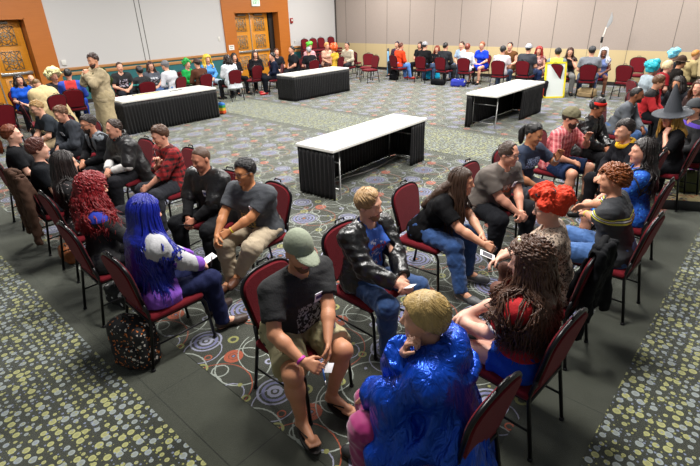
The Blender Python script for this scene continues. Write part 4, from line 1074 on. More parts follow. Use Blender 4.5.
s = P('man in the grey sweater', 'bearded dark skinned man in grey sweater leaning forward', 637, 95, -92, lean=26, hy=12, hp=8, skin='7A4A32', hair=('buzz', '120D0B'), beard='1A100C', beardlen=.004, top=chest_print('4E5258', 'B0B4BC', .1, -.05, .7, .05, .84, 25, .5), sleeve='long', bottom=denim('34527E'), arms=((.46, .02, .62), (.44, -.06, .60)), lod=2)
s = P('man in the red sleeves', 'brown haired man in red shirt with black shoulders', 659, 82, -90, lean=20, hy=12, hp=14, skin='C58C70', hair=('short', '5A3A22'), top=stripes_on('A8161E', [((2, .93, 2.), '111113')]), sleeve='long', bottom='15161A', arms=((.42, .05, .62), (.42, -.06, .60)), lod=2)
s = P('person in the turquoise wig', 'person in bright turquoise wig and pale grey top', 653, 69, -50, lean=14, fem=1, skin='C08870', hair=('wig', '1FA9B8', dict(off=.045, lumps=16, rough=.5, full=0)), top='8F9BA2', sleeve='short', bottom='22262E', lod=2)
s = P('blonde in the red shirt', 'short haired blonde with glasses in red shirt', 668, 67, -60, lean=16, fem=1, skin='D09A84', hair=('short', 'D9C39A', dict(off=.02)), glasses='2A2222', top='8A1C24', sleeve='short', bottom='1B1B20', lod=2)
s = P('person in the brown hat', 'person in dark brown brimmed hat and black coat', 681, 63, -60, lean=16, skin='B9805F', hair=('short', '2A1B12'), top='1A1614', sleeve='long', bottom='1A1A1C', lod=2)
hb = mat('brown_felt', '3A2414', .9, bump=.2); hd = dome(s, 'hat', hb, .022, .04, None, None, .02)
V, Q = sdf_mesh('hat_brim', [ell(s['H'](0, 0, .045), (.19, .17, .012), s['Rh'])], .012); link('hat_brim', fast_mesh('hat_brim', V, Q), hb, hd)
s = P('person in the light blue wig', 'person in spiky light blue wig near the right edge', 674, 56, -55, lean=10, skin='C89880', hair=('wig', '6FC0E0', dict(off=.04, lumps=14)), top='20222A', sleeve='long', bottom='1A1A1C', lod=3)
s = P('man in the tan jacket', 'ginger haired man in tan jacket at the right edge', 696, 55, -60, lean=14, skin='CF9C82', hair=('short', 'B07A3A'), top='9A8A62', sleeve='long', bottom='3A3428', lod=3)
# ---- right row, backs to the camera
s = P('child in the blue robe', 'blond child in shiny blue hooded robe resting chin on hand', 424, 318, 118, sc=.965, cang=86, armpx=((373, 394, .60), (405, 352, 1.0)), knpx=((380, 430, .5), None, (374, 402, .5), None), lean=15, hy=4, hp=4, skin='CE9A80', hair=('bowl', 'A88C55', dict(len=.07, off=.018, rough=.35, n=700)), top=satin('0A46BA'), sleeve='long', topk=dict(o=.035, slv_r=.03, noise=(.008, 26, 4)), bottom=mat('magenta_velvet', '8C0F5A', .6, 0, .3, .5), leg='long', boff=.016,
      arms=((.40, .20, .58), (.24, .02, .90)), pole=((0, 1, .1), (.3, -.6, -1.)), hands=({'F': (.6, .2, -.7), 'curl': 22}, {'F': (-.2, .15, .95), 'N': (-.9, .2, 0), 'curl': 60}), spread=16, lod=1, shoe='2A2A2A')
sat = satin('0A46BA', .3); J = s['J']
cape(s, 'robe', sat, .18, .34, .10, frontw=.12, fold=.02, nf=17, hood=2, off=.045, bx=-.02, extra=[cap(J['EL']*.65+J['WL']*.35+A_(0, .02, -.02), J['WL']+A_(-.16, .10, -.34), .065, .09, k=.05), cap(J['HL']+A_(0, .08, .02), J['KL']*.8+J['HL']*.2+A_(-.04, .06, -.06), .10, .08, k=.05), cap(J['KL']*.8+J['HL']*.2+A_(0, .10, -.06), J['KL']+A_(-.18, .12, -.32), .07, .09, k=.05), cap(J['EL'], (J['EL']+J['WL'])/2+A_(.0, .05, -.3), .10, .08, k=.05), cap(J['EL'], J['EL']+A_(-.05, .06, -.4), .10, .10, k=.05)], nz=(.008, 22, 4, A_(1, 1, .6)))
s = P('curly haired woman', 'woman with very long curly brown hair, red tee and blue shorts', 529, 262, 98, cang=86, fem=1, g=1.08, lean=4, hy=18, hp=8, skin='D0A08C', hair=('curly', '4C2F1E', dict(L=.56, off=.03, azmin=48, ns=1000, r=.005, wave=.018, wf=15, spread=.06, sideL=.95, push=.02)),
      top=stripes_on('B0151B', []), sleeve='short', topk=dict(slv_r=.004, hem=((0, 0, .645), A_(0, 0, -1))), bottom='16409A', leg='shorts', short=.42, kn=((.41, .12, .55), (.42, .10, .10), (.40, .03, .68), (.60, .17, .36)), arms=((.36, .07, .70), (.40, .0, .72)), shoe='1A1A1C', boot=.0, lod=1)
V, Q = sdf_mesh('hairband', [Prim('c', .01, a=s['H'](.03, -.105, .02), b=s['H'](.05, -.02, .15), r0=.008, r1=.008), cap(s['H'](.05, -.02, .15), s['H'](.05, .02, .15), .008, k=.01), cap(s['H'](.05, .02, .15), s['H'](.03, .105, .02), .008, k=.01)], .005); link('hairband', fast_mesh('hairband', V, Q), mat('cream_band', 'D9CFA6', .5), s['root'])
for nm_, S_, E_ in (('L', s['J']['SL'], s['J']['EL']), ('R', s['J']['SR'], s['J']['ER'])):
    c = S_+(E_-S_)*.71; uu = nrm(E_-S_); V, Q = sdf_mesh('sleeve_trim', [cap(c-uu*.008, c+uu*.01, .076, f0=1, f1=1, k=.005)], .005); link('sleeve_trim', fast_mesh('sleeve_trim', V, Q), mat('white_trim', 'D8D2CC', .7), s['root'])
s = P('orange wigged woman', 'woman in fiery orange wig, small black hat and leopard print top', 549, 208, 106, cang=88, armpx=((505, 254, .68), (500, 258, .68)), fem=1, lean=14, hy=14, hp=12, skin='D0A08A', hair=('wig', 'C8330F', dict(off=.026, lumps=14, rough=.75, n=900)), glasses='1A1A1C', top=spots('A99685', '2A1E18', 48, .36, 'leopard_print', '6B4A34', ring=.13), sleeve='elbow', bottom='141416', leg='skirt', short=.7, tights='6A4A40',
      arms=((.36, .08, .66), (.38, -.04, .68)), shoe='1A1A1C', lod=1)
V, Q = sdf_mesh('hat', [ell(s['H'](.02, .03, .135), (.075, .07, .035), s['Rh'])], .008); link('hat', fast_mesh('hat', V, Q), mat('black_felt', '131214', .8), s['root'])
held('picture_card', 'card with black drawing in the hands of the orange wigged woman', s, hm_(s, .06, 0, .03), (.12, .09, .0015), paper, (0, -20, 10), 'card', ('drawing', ink))
s = P('person in the striped sleeve tee', 'person with curly ginger hair, dark tee with yellow striped sleeve and jeans', 613, 180, 96, cang=87, armpx=((577, 214, .64), (582, 206, .66)), g=1.12, lean=13, hy=14, hp=6, skin='B98468', hair=('curly', '7A3F16', dict(off=.022)), top=stripes_on('2E3034', [((2, .885, .900), 'C9C94A'), ((2, .908, .920), 'D8D8D8'), ((2, .928, .940), 'C9C94A')]), sleeve='short', bottom=denim('3D5F92'), arms=((.46, .09, .66), (.44, -.06, .62)), lod=1, spread=14)
band(s, 'L', 'wristband', mat('yellow_band', 'C9B92E', .5), .014)
s = P('woman in the blue print dress', 'dark curly haired woman in bright blue printed dress', 642, 152, 106, cang=88, fem=1, g=1.05, lean=4, hy=18, hp=2, skin='C99078', hair=('long', '1B1210', dict(L=.42, azmin=75, ns=220, r=.011, wave=.016, wf=14, off=.02, spread=.03)), top=spots('0E4FB0', '062A74', 34, .33, 'blue_print', '3B8AD8'), sleeve='short', bottom=spots('0E4FB0', '062A74', 34, .33, 'blue_print', '3B8AD8'), leg='skirt', short=.85, arms=((.34, .06, .66), (.34, -.06, .66)), lod=1)
s = P('person with the yellow collar', 'dark haired person in black with yellow collar', 624, 131, 135, cang=88, fem=1, sc=.97, lean=24, hy=10, hp=8, skin='C48E74', hair=('short', '1E1512', dict(off=.02, sweep=1.)), top='15151A', sleeve='long', bottom='18181C', arms=((.42, .06, .62), (.40, -.06, .62)), lod=2)
J = s['J']; c0 = J['NB']+J['u']*.012
V, Q = sdf_mesh('collar', [cap(c0+(J['f']*math.cos(a)+A_(0, 1, 0)*math.sin(a))*.085, c0+(J['f']*math.cos(a+.45)+A_(0, 1, 0)*math.sin(a+.45))*.085, .024, k=.015) for a in np.arange(0, 6.2, .45)], .009); link('collar', fast_mesh('collar', V, Q), cloth('C99A1E', 'yellow_cloth'), s['root'])
s = P('person in the witch hat', 'blonde person in grey pointed witch hat and black clothes', 671, 117, 125, cang=88, fem=1, lean=14, hy=20, hp=10, skin='C99078', hair=('long', 'B0853A', dict(L=.28, azmin=60, ns=180, r=.01, spread=.03)), top='121215', sleeve='elbow', bottom='141418', arms=((.24, .14, .98), (.34, -.08, .66)), pole=((.3, 1, -1.), (-.25, -1, -.75)), hands=({'F': (-.3, -.3, .9), 'N': (-.8, -.4, 0), 'curl': 30}, None), lod=2)
H, Rh = s['H'], s['Rh']; wm = mat('witch_felt', '33363C', .85, bump=.3)
M4 = Matrix.Translation(Vector(H(-.02, 0, .07))) @ Matrix(Rh.tolist()).to_4x4(); e = MB()
e.lathe([(.001, .36), (.02, .33), (.045, .23), (.078, .12), (.104, .02), (.112, -.005), (.20, -.022), (.235, -.018), (.235, -.024), (.19, -.03), (.11, -.018)], 28, 0, M4); e.build('witch_hat', wm, s['root'])
s = P('person in the dark grey cap', 'person in dark grey flat cap with purple and orange on black top', 694, 109, 125, cang=88, lean=12, hy=10, hp=6, skin='C99078', hair=('short', '2A1C14'), top=stripes_on('121216', [((2, .98, 1.03), '4A2E9A'), ((0, -.12, -.02), (1, -.25, -.1), 'C8421A')]), sleeve='long', bottom='141418', lod=2)
dome(s, 'flat_cap', mat('charcoal_cap', '35383C', .8), .02, .035, (.07, .07, .0), None, .0, .1)
s = P('person with the long lens', 'dark haired person bent low behind the red shirted pair', 678, 84, 150, fem=1, lean=24, hp=12, skin='B9805F', hair=('long', '1E1512', dict(L=.2, ns=150)), top='1B1B20', sleeve='long', bottom='1A1A1C', lod=3)
s = P('brown haired person at the edge', 'brown haired person in dark top at the right picture edge', 699, 88, 150, fem=1, lean=14, hy=10, hp=2, skin='C99078', hair=('long', '4A2A1A', dict(L=.25, ns=150)), top='3A2A28', sleeve='long', bottom='1A1A1C', lod=3)
# ---- left foreground row (backs)
s = P('woman in the blue wig', 'woman with long straight royal blue hair, grey hoodie and purple shirt', 146, 213, -6, cang=-1, fem=1, g=1.05, lean=6, hy=-4, hp=12, skin='CE9A80', hair=('long', '12208A', dict(L=.70, azmin=50, ns=480, r=.008, wave=.003, off=.024, spread=.03, rough=.3, sideL=.8)),
      top=zsplit('7A45B0', '6A3AA8', .3, 'purple_shirt'), sleeve='short', topk=dict(low=.3), bottom='1A1F3E', arms=((.38, .05, .68), (.40, -.07, .66)), shoe='3A2A24', lod=1, spread=6, feet=.06)
s['top_part']('hoodie', stripes_on('A9A9AC', [((2, 0., .84), (0, -1., .15), '7A45B0'), ((0, .335, .6), '7A45B0')]), .030, 'long', subs=[bxp(A_(.30, 0, .8), (.14, .05, .4), .02)], noise=(.007, 30, 8))
held('paper_card', 'large white card held by the blue haired woman', s, hm_(s, .04, .02, .03), (.14, .09, .0012), paper, (0, -18, 0), 'card')
cylp('pen', 'dark pen in the hand of the blue haired woman', s, hm_(s, .02, -.07, .0), hm_(s, .04, -.09, .12), .005, mat('pen_dark', '2B2B33', .4), 'pen')
s = P('red curly haired woman', 'woman with long curly deep red hair and black top', 93, 189, -18, cang=-1, fem=1, g=1.15, lean=4, hy=6, hp=8, skin='CE9A80', hair=('curly', '7C0F16', dict(L=.34, off=.03, azmin=50, ns=850, r=.005, wave=.02, wf=18, spread=.06, sideL=.95)), top=zsplit('1B2F9A', '0E0E11', .985, 'black_top'), sleeve='long', bottom='131318', arms=((.36, .06, .66), (.36, -.06, .66)), lod=1)
s = P('woman in the floral top', 'woman with long dark brown hair and black and white floral top', 66, 164, -22, cang=-1, fem=1, lean=2, hy=12, hp=4, skin='CE9A80', hair=('long', '1E1412', dict(L=.42, azmin=55, ns=260, r=.010, wave=.005, off=.02)), top=spots('1C1A1C', 'A79A98', 30, .30, 'floral_print', '6A5A58'), sleeve='elbow', bottom='1B1C22', lod=1)
s = P('auburn haired woman', 'short auburn haired woman with glasses on her head and black tee', 38, 149, -22, cang=-1, fem=1, g=1.15, lean=2, hy=6, hp=2, skin='D3A08A', hair=('short', '4E2014', dict(off=.015, len=.05)), top='16181C', sleeve='short', bottom='1B1C22', lod=2)
H = s['H']; e = MB()
for sy in (1, -1): e.tube([H(.075+.0*sy, sy*.034+.026*math.cos(a), .118+.012*math.sin(a)) for a in np.linspace(0, 2*PI, 14)[:-1]], .003, 6, closed=True)
e.build('sunglasses', mat('glasses_frame', '8A8A90', .3), s['root'])
s = P('ponytailed woman', 'woman with ginger brown ponytail and black tee at the left edge', 12, 135, -20, cang=-1, fem=1, g=1.12, lean=2, hy=6, hp=2, skin='D3A08A', hair=('tail', '6A3218', dict(L=.26, off=.014)), top='121316', sleeve='short', bottom='1B1C22', lod=2)
# ---- facing them
s = P('man in the grey tee', 'black haired man with glasses, grey tee and khaki trousers', 245, 172, 196, cang=178, armpx=((219, 242, .56), (216, 238, .58)), knpx=((243, 258, .52), (236, 279, .09), (215, 247, .52), None), g=1.2, lean=15, hy=-18, hp=10, skin='B5794F', hair=('short', '0E0D10', dict(off=.016, len=.03)), glasses='2A2A30', mouth='smile', top=chest_print('3E4146', 'A08A4A', .1, -.09, .62, .09, .8, 40, .5), sleeve='short', bottom=mat('khaki', 'A0917A', .85, bump=.3),
      shoe='5A3420', arms=((.44, .06, .54), (.45, -.05, .55)), curl=45, spread=17, badge=('B0A8C0', .11, .34), lod=1)
band(s, 'L', 'wristband', mat('yellow_band', 'C9B92E', .5), .012)
s = P('shaven headed man', 'shaven headed man in black with crinkled black cape holding a phone', 201, 159, 192, lean=12, hy=-6, hp=16, skin='B97C62', hair=('buzz', '4A3426'), top='141416', sleeve='long', bottom='17181B', arms=((.40, .05, .62), (.38, -.08, .61)), spread=20, badge=('5A6AA0', .07, .32, (.05, .035)), lod=1)
cape(s, 'cape', leather('0B0B0C', .4), .17, .34, .2, frontw=.13, fold=.02, nf=12, off=.04)
held('phone', 'dark phone in the hands of the shaven headed man', s, hm_(s, .02, 0, .02), (.07, .13, .009), mat('phone', '1A1B20', .2), (0, -20, 20), 'phone')
s = P('man in the red plaid shirt', 'brown haired man in red and black plaid shirt raising a pen', 160, 136, 180, lean=12, hy=-4, hp=16, skin='C99078', hair=('short', '4A2F1E', dict(off=.02, len=.06)), top=plaid('8E1216', '0F0A0C', '5A0C10', 15, 'red_plaid'), sleeve='rolled', bottom='2B2C31', arms=((.46, .06, .62), (.30, .14, .90)), hands=(None, {'F': (.2, .3, .9), 'N': (.5, .8, 0), 'curl': 40}), lod=1, spread=12, topk=dict(o=.024, noise=(.008, 28, 2)))
cylp('pen', 'dark pen raised by the man in red plaid', s, s['J']['hand1']+A_(0, 0, -.03), s['J']['hand1']+A_(.02, .03, .11), .006, mat('pen_dark', '2B2B33', .4), 'pen')
s = P('man in the high collared cape', 'balding man in black high collared cape over a red and white top', 114, 129, 184, lean=16, hy=-4, hp=10, skin='CA927A', hair=('receding', '2E1E16'), top=stripes_on('A81E14', [((1, -.4, -.14), 'C9C7C4'), ((1, .14, .4), 'C9C7C4'), ((0, .2, 1.), 'C9C7C4')]), sleeve='long', bottom='1E1E22', arms=((.38, .08, .66), (.38, -.05, .66)), lod=2)
cape(s, 'cape', leather('141416', .42), .18, .34, .2, frontw=.12, fold=.012, nf=8, off=.042, collar=.09)
s = P('bearded man in the grey vest', 'bearded man with glasses in black sleeves and grey vest', 88, 124, 184, lean=20, hy=0, hp=10, skin='BE8468', hair=('short', '1E1512'), beard='20140F', beardlen=.006, glasses='1E1E22', top='111114', sleeve='long', jacket=(cloth('6D7278', 'grey_vest'), dict(name='vest', sleeve='none', open=.05, collar=0, o=.026)), bottom='17181B', arms=((.42, .07, .64), (.40, -.07, .66)), lod=2)
s = P('man in the charcoal jacket', 'brown haired man in charcoal jacket leaning far forward', 61, 114, 184, lean=24, hy=0, hp=20, skin='C99078', hair=('short', '5A3A24', dict(off=.018)), top='2E3036', sleeve='long', jacket=(cloth('33363C', 'charcoal_jacket'), dict(open=.02)), bottom='1C1D22', arms=((.42, .05, .64), (.42, -.06, .64)), badge=('8A8AA0', -.1, .36), lod=2)
s = P('blond man with glasses', 'blond man with glasses in dark grey tee looking down', 37, 108, 184, lean=22, hy=0, hp=22, skin='CE9A80', hair=('short', '9A7A4E'), glasses='3A3A40', top='2F343A', sleeve='short', bottom='8A7A60', arms=((.42, .05, .62), (.42, -.06, .62)), lod=2)
# ================================================================== left wall group
BK, FR_ = ('y', 12.75), ('y', 13.75)
def far(who, label, px, py, row, face, **k):
    k.setdefault('lod', 3); return P(who, label, px, py, face, at_row=row, **k)
far('woman in royal blue', 'dark haired woman in royal blue tee left of the left door', 19, 80.5, ('y', 13.6), -85, fem=1, hair=('long', '1E1412', dict(L=.2)), top='1B4FB8', bottom='1A1A20', chair=True)
far('bald man by the door', 'pale bald headed man partly hidden behind the tan robe', 31.5, 79.5, ('y', 14.35), -90, hair=None, skin='D39F84', top='4A4A4E')
s = far('tan robed bender', 'person in wide tan robe bent forward away from the camera', 37, 84.5, ('y', 12.7), 105, g=1.3, lean=34, hp=50, hair=('buzz', '6A5030'), top='C2AE84', sleeve='long', topk=dict(name='robe', low=.4), bottom='A8946C')
cape(s, 'robe_cloak', cloth('BCA87E', 'tan_robe'), .26, .42, .12, frontw=.1, fold=.03, nf=9, hood=True, off=.06)
s = far('person in the cream fur wig', 'person with huge cream afro wig and black printed tee', 54, 77, ('y', 13.5), -80, hair=('wig', 'D9D39A', dict(off=.085, lumps=24)), skin='C99078', top=chest_print('111114', 'B5B5B5', .05, -.12, .65, .12, .9, 25, .5), bottom='17181C')
s = far('red and blue suited man', 'dark haired person in red and blue hero suit seen from behind', 67.5, 72.5, ('y', 13.0), 70, hair=('short', '15110F'), top=stripes_on('A8201E', [((1, -.5, -.12), '1E3C9A'), ((1, .12, .5), '1E3C9A'), ((2, .3, .78), '1E3C9A')]), sleeve='long', bottom='1E3C9A')
far('man in black with a white print', 'short haired man in black printed tee facing the camera', 119.7, 67.4, ('y', 13.7), -95, hair=('short', '3A261A'), mouth='smile', top=chest_print('131316', 'B0A8B8', .05, -.12, .7, .12, .9, 25, .52), bottom='1E2028')
far('small dark haired person', 'small dark haired person in black and teal seen from behind', 139.6, 71.5, BK, 85, sc=.92, hair=('short', '0F0C0D', dict(off=.03)), top=stripes_on('14161A', [((2, .86, .9), '2A8A86')]), sleeve='long', bottom='14161A', fem=1)
far('woman in grey print', 'woman with glasses and brown hair in grey printed top', 150.5, 66.5, FR_, -95, fem=1, g=1.12, mouth='smile', glasses='2A2A2A', hair=('long', '3A2018', dict(L=.24)), top=chest_print('4A4E58', 'C8CAD0', .05, -.12, .7, .12, .9, 22, .5), bottom=denim('2A3A78'))
s = far('man in the pale jacket', 'grey capped man in pale grey jacket leaning in', 165, 65, ('y', 12.95), 110, lean=22, hair=('short', '6A6A6A'), top='B9BAC0', sleeve='long', bottom=denim('4A6A9A'))
dome(s, 'cap', mat('grey_cap', '66666A', .8), .02, .03, (.07, .075, 0))
s = far('person in green', 'person in bright green headscarf and green shirt', 187, 64.5, ('y', 13.4), -70, fem=1, hair=('wig', '1E9A42', dict(off=.035, lumps=8, full=0)), top='1F9446', sleeve='long', bottom='B8B8A0', arms=((.1, .2, .98), 'lap'))
s = far('man in the brown hat', 'person in brown brimmed hat and brown jacket from behind', 197, 63.5, BK, 95, hair=('short', '20150F'), top='4F3022', sleeve='long', bottom='1E1814')
hm_ = mat('brown_leather_hat', '3A2218', .7); hd = dome(s, 'hat', hm_, .022, .04, None, None, .0)
V, Q = sdf_mesh('hat_brim', [ell(s['H'](0, 0, .05), (.15, .14, .016), s['Rh'])], .013); link('hat_brim', fast_mesh('hat_brim', V, Q), hm_, hd)
far('person in the yellow wig', 'person with long yellow hair and pale blue outfit', 207, 59.5, FR_, -95, fem=1, hair=('long', 'D6B43A', dict(L=.3, off=.04)), top='4E8AC8', sleeve='long', bottom='A8B8C8')
s = far('person in the white coat', 'brown haired person in long white coat seen from behind', 227, 60, ('y', 12.9), 85, fem=1, lean=14, hair=('long', '24150F', dict(L=.15, off=.025)), top='C9CDD2', sleeve='long', bottom='1A1A1E')
cape(s, 'lab_coat', cloth('C5C9CF', 'white_coat'), .16, .24, .36, frontw=.1, fold=.015, nf=8, off=.035)
far('dark haired person in black', 'dark long haired person in black behind the white coat', 234, 57.5, ('y', 13.7), -95, fem=1, hair=('long', '17100E', dict(L=.2)), top='18181C', sleeve='elbow', bottom='16161A')
far('woman in black with a cup', 'long haired woman in black facing the camera by the doors', 255, 54.6, ('y', 13.6), -110, fem=1, mouth='smile', hair=('long', '2A1812', dict(L=.24)), top='121216', sleeve='long', bottom='141418', arms=((.22, .0, .85), 'lap'))
far('person in navy', 'dark haired person in navy top turned left by the doors', 272, 56.8, ('y', 12.7), 150, hair=('short', '120E10', dict(off=.02)), top='141B2E', sleeve='long', bottom='12151C', shoe='B51E22')
far('smiling man in black', 'short haired man in dark shirt smiling beside the doors', 276.5, 52.5, ('y', 13.6), -105, hair=('short', '4A2A1C'), mouth='smile', top='1C1E24', bottom='1C1E24')
far('large man in black', 'large man in black shirt behind the table by the doors', 291.5, 49, ('y', 13.4), 160, g=1.3, hair=('short', '100E10'), top='1C1E22', bottom='17171A')
far('green haired person', 'person with lime green hair and pale pink top', 309.5, 46, ('y', 13.9), -100, fem=1, hair=('wig', '5AC83A', dict(off=.03, lumps=8)), top='C99AA0', bottom='2A2A3A')
far('grey haired person', 'grey haired person in black seen from behind near the stacked chairs', 308.5, 51, ('y', 12.8), 80, hair=('short', '8A8A8C', dict(off=.02)), top='15161A', bottom='15161A')
far('light orange haired person', 'person with pale orange hair behind the bright orange wig', 327, 46.5, ('y', 13.7), -100, fem=1, hair=('short', 'D99A5A', dict(off=.03)), top='C9A08A', bottom='3A2A2A')
far('orange wigged person', 'person with bright orange wig and yellow sleeveless top', 333.5, 49, ('y', 12.8), 100, fem=1, hair=('wig', 'E0561A', dict(off=.045, lumps=12)), top='D0A83A', sleeve='none', bottom='4A2A1A')
far('man in the cream jacket', 'dark haired man in cream jacket at the table end', 347, 45.8, ('y', 13.0), 185, hair=('short', '1C1412'), top='B9B09C', sleeve='long', bottom='2A2A2E')
# ================================================================== far wall group
BX, FX = ('x', 15.1), ('x', 16.15)
s = far('orange hero', 'person with orange red top, light blue legs and red boots', 401, 46.5, BX, -15, lean=14, hair=('short', '5A2A1A'), top='D2401E', sleeve='long', bottom='5E86C8', boot=.75, shoe='C5281E', kn=((.42, .12, .53), (.48, .12, .10), (.42, -.12, .53), (.5, -.16, .10)))
far('dark haired person behind the orange hero', 'dark purple haired person beyond the orange hero', 397, 45, FX, 190, hair=('short', '241A2E', dict(off=.02)), top='3A2A3A', bottom='26262A')
s = far('man in the grey beanie', 'man in black jacket and silver grey cap seen from behind', 425, 45.3, BX, 5, g=1.1, hair=('short', '2A2A2A'), top='121214', sleeve='long', bottom=denim('34486A'))
dome(s, 'cap', mat('silver_cap', '8C8C90', .5), .022, .025, None)
far('brown haired person by the beanie man', 'brown haired person facing the camera left of the grey beanie', 420, 45.5, FX, 185, fem=1, hair=('long', '2A1A14', dict(L=.15)), top='1A1A1C', bottom='1A1A1C')
far('woman in the turquoise skirt', 'red haired woman in black top and turquoise skirt', 437, 49.5, ('x', 15.9), 190, fem=1, mouth='smile', hair=('long', '7A2A14', dict(L=.22)), top='16161A', sleeve='none', bottom='1FA5CF', leg='longskirt')
far('man in the dark suit', 'dark haired man in charcoal suit seen from behind', 445.6, 46.6, BX, 0, hair=('short', '14100F'), top='26282C', sleeve='long', bottom='26282C')
far('man in the light blue shirt', 'brown haired man in light blue shirt facing the camera', 461.7, 45.5, FX, 170, mouth='smile', hair=('short', '3A241A'), top='9EB4CC', bottom='4A5468')
far('auburn person in white', 'auburn haired person in white shirt and black stockings', 467.6, 48, BX, 10, fem=1, hair=('short', '6A2A18', dict(off=.022)), top='C9CDD6', sleeve='long', bottom='B8BAC4', leg='skirt', tights='141416')
far('woman in the blue dress', 'blonde woman in royal blue dress with bare legs', 482, 46, ('x', 15.9), 175, fem=1, g=1.1, hair=('short', '8A4A2A', dict(off=.02)), glasses='3A2A2A', top='1838B8', bottom='1838B8', leg='skirt', short=.7, arms='lap')
s = far('man in the black cap', 'man in black cap and white tee seen from behind', 503, 50.5, ('x', 14.8), 5, g=1.1, hair=('short', '1A1412'), top='C2B8BC', bottom=denim('4A6080'))
dome(s, 'cap', mat('black_cap', '151517', .7), .02, .02, None)
far('person in the brown vest', 'bare armed person in brown vest smiling', 510, 46.5, ('x', 15.9), 185, g=1.15, mouth='smile', hair=('short', '20120F'), top='5A3A20', sleeve='none', bottom='4A3018')
s = far('man in the silver cap', 'man in silver and grey cap and dark grey tee from behind', 529, 47, ('x', 15.1), 0, g=1.2, hair=('short', '15110F'), top='32343A', bottom=denim('22345A'))
dome(s, 'cap', mat('silver_print_cap', '9A9CA4', .4), .024, .02, (.07, .075, 0))
far('woman with bright red hair', 'woman with long bright red hair and floral top', 539, 51, ('x', 15.6), 190, fem=1, hair=('long', '8E1C14', dict(L=.28, off=.025)), top=spots('B48A86', '6A2A2A', 22, .35, 'pink_print'), sleeve='none', bottom='1C2A4A')
s = far('person in the yellow green vest', 'person in black cap and yellow green top over grey sleeves', 558, 53, ('x', 14.6), 15, sc=.95, hair=('short', '15110F'), top=stripes_on('6E7A7C', [((1, -.17, .17), 'C8D24A')]), sleeve='long', bottom='3A3A3E')
dome(s, 'cap', mat('black_cap', '151517', .7), .02, .02, None)
far('woman in the black tank top', 'brown haired woman with glasses and black tank top', 570, 52.5, ('x', 15.2), 200, fem=1, g=1.1, glasses='2A1A1A', hair=('long', '3A2016', dict(L=.34)), top='17171A', sleeve='none', bottom='8A8A88', arms=((.15, .1, .98), 'lap'))
s = far('man in the grey tee and cap', 'man in dark cap and grey tee seen from behind', 592, 51.5, ('x', 14.9), 15, g=1.12, hair=('short', '1A1412'), top='6E7278', bottom=denim('2E4470'))
dome(s, 'cap', mat('dark_cap', '26272B', .6), .02, .02, (.07, .075, 0))
far('white haired person', 'dark skinned person with long white hair and blue shorts', 604, 52.5, ('x', 15.5), 195, fem=1, skin='6E4430', mouth='smile', hair=('long', 'D9D9DC', dict(L=.34, off=.03)), top='6A7AA8', sleeve='none', bottom='3A4A8A', leg='shorts', short=.5)
# ================================================================== standing man in the tunic
s = P('standing man in the tan tunic', 'bearded man standing in tan tunic with dark green sash', 93, 60.5, 178, seated=False, at_row=('y', 10.55), g=1.22, lean=2, hy=16, hp=14, skin='C28A6C', hair=('short', '33201A', dict(off=.016)), beard='33201A', beardlen=.012, top='A6977A', sleeve='long', topk=dict(name='tunic', o=.03, slv_r=.02, hem=(A_(0, 0, .8), A_(0, 0, -1)), noise=(.012, 20, 3)), bottom='A39474', leg='longskirt', boff=.03,
      arms=((.22, .06, 1.36), (.2, -.07, 1.36)), hands=({'F': (-.1, -.4, .9), 'curl': 50}, {'F': (-.1, .4, .9), 'curl': 50}), lod=2, shoe='3A2A1C')
J = s['J']; pts = [J['SL']+A_(.02, -.03, .06), J['P']+J['u']*.30+A_(.20, .06, 0), J['P']+J['u']*.1+A_(.15, -.14, 0), J['P']+A_(.0, -.24, -.02), J['P']+J['u']*.1+A_(-.16, -.12, 0), J['P']+J['u']*.28+A_(-.20, .04, 0), J['SL']+A_(-.06, -.04, .05)]
V, Q = sdf_mesh('sash', [cap(a, b, .045, k=.02) for a, b in zip(pts, pts[1:]+pts[:1])], .012); link('sash', fast_mesh('sash', V, Q), cloth('33401F', 'green_sash'), s['root'])
V, Q = sdf_mesh('belt', [cap(J['P']+J['u']*.02+A_(.0, math.sin(a)*.16, 0)+A_(math.cos(a)*.13, 0, 0), J['P']+J['u']*.02+A_(math.cos(a+.4)*.13, math.sin(a+.4)*.16, 0), .05) for a in np.arange(0, 6.3, .4)], .012) ; link('belt', fast_mesh('belt', V, Q), cloth('8E7E5C', 'tan_belt'), s['root'])
# ================================================================== bags and props
def bag(name, label, px, py, w, d, h_, ang, material, strap=None, pocket=None, z=.0, tilt=0., pocket_m=None):
    c = at(px, py, 0); o = empty(name, (c[0], c[1], .004), R_(ang), label, 'bag'); o.rotation_euler[1] = R_(tilt)
    V, Q = sdf_mesh('bag_body', [bxp((0, 0, h_*.45), (d*.5, w*.5, h_*.45), min(d, w)*.24), ell((0, 0, h_*.78), (d*.42, w*.42, h_*.2), k=.05)], .012, noise=(.007, 20, int(px)), cuts=[((0, 0, .0), A_(0, 0, -1))])
    link('bag_body', fast_mesh('bag_body', V, Q), material, o)
    if pocket:
        V, Q = sdf_mesh('front_pocket', [bxp((-d*.5, 0, h_*.3), (d*.14, w*.36, h_*.24), .03)], .012, noise=(.004, 20, 5)); link('front_pocket', fast_mesh('front_pocket', V, Q), pocket_m or material, o)
    e = MB().tube([(-.02, -w*.1, h_*.93), (-.02, -w*.08, h_*1.04), (-.02, w*.08, h_*1.04), (-.02, w*.1, h_*.93)], .008, 6); e.build('handle', strap or mat('strap_black', '121212', .7), o)
    for sy in (1, -1): MB().tube([(d*.4, sy*w*.25, h_*.88), (d*.62, sy*w*.28, h_*.6), (d*.6, sy*w*.3, h_*.25), (d*.42, sy*w*.32, h_*.06)], .012, 6).build('strap', strap or mat('strap_black', '121212', .7), o)
    return o
o = bag('backpack', 'black backpack with orange and white flower print by the blue haired woman', 140, 361, .34, .2, .42, 20, spots('121114', 'C46A28', 34, .30, 'flower_print', 'C9C2B8'), pocket=1)
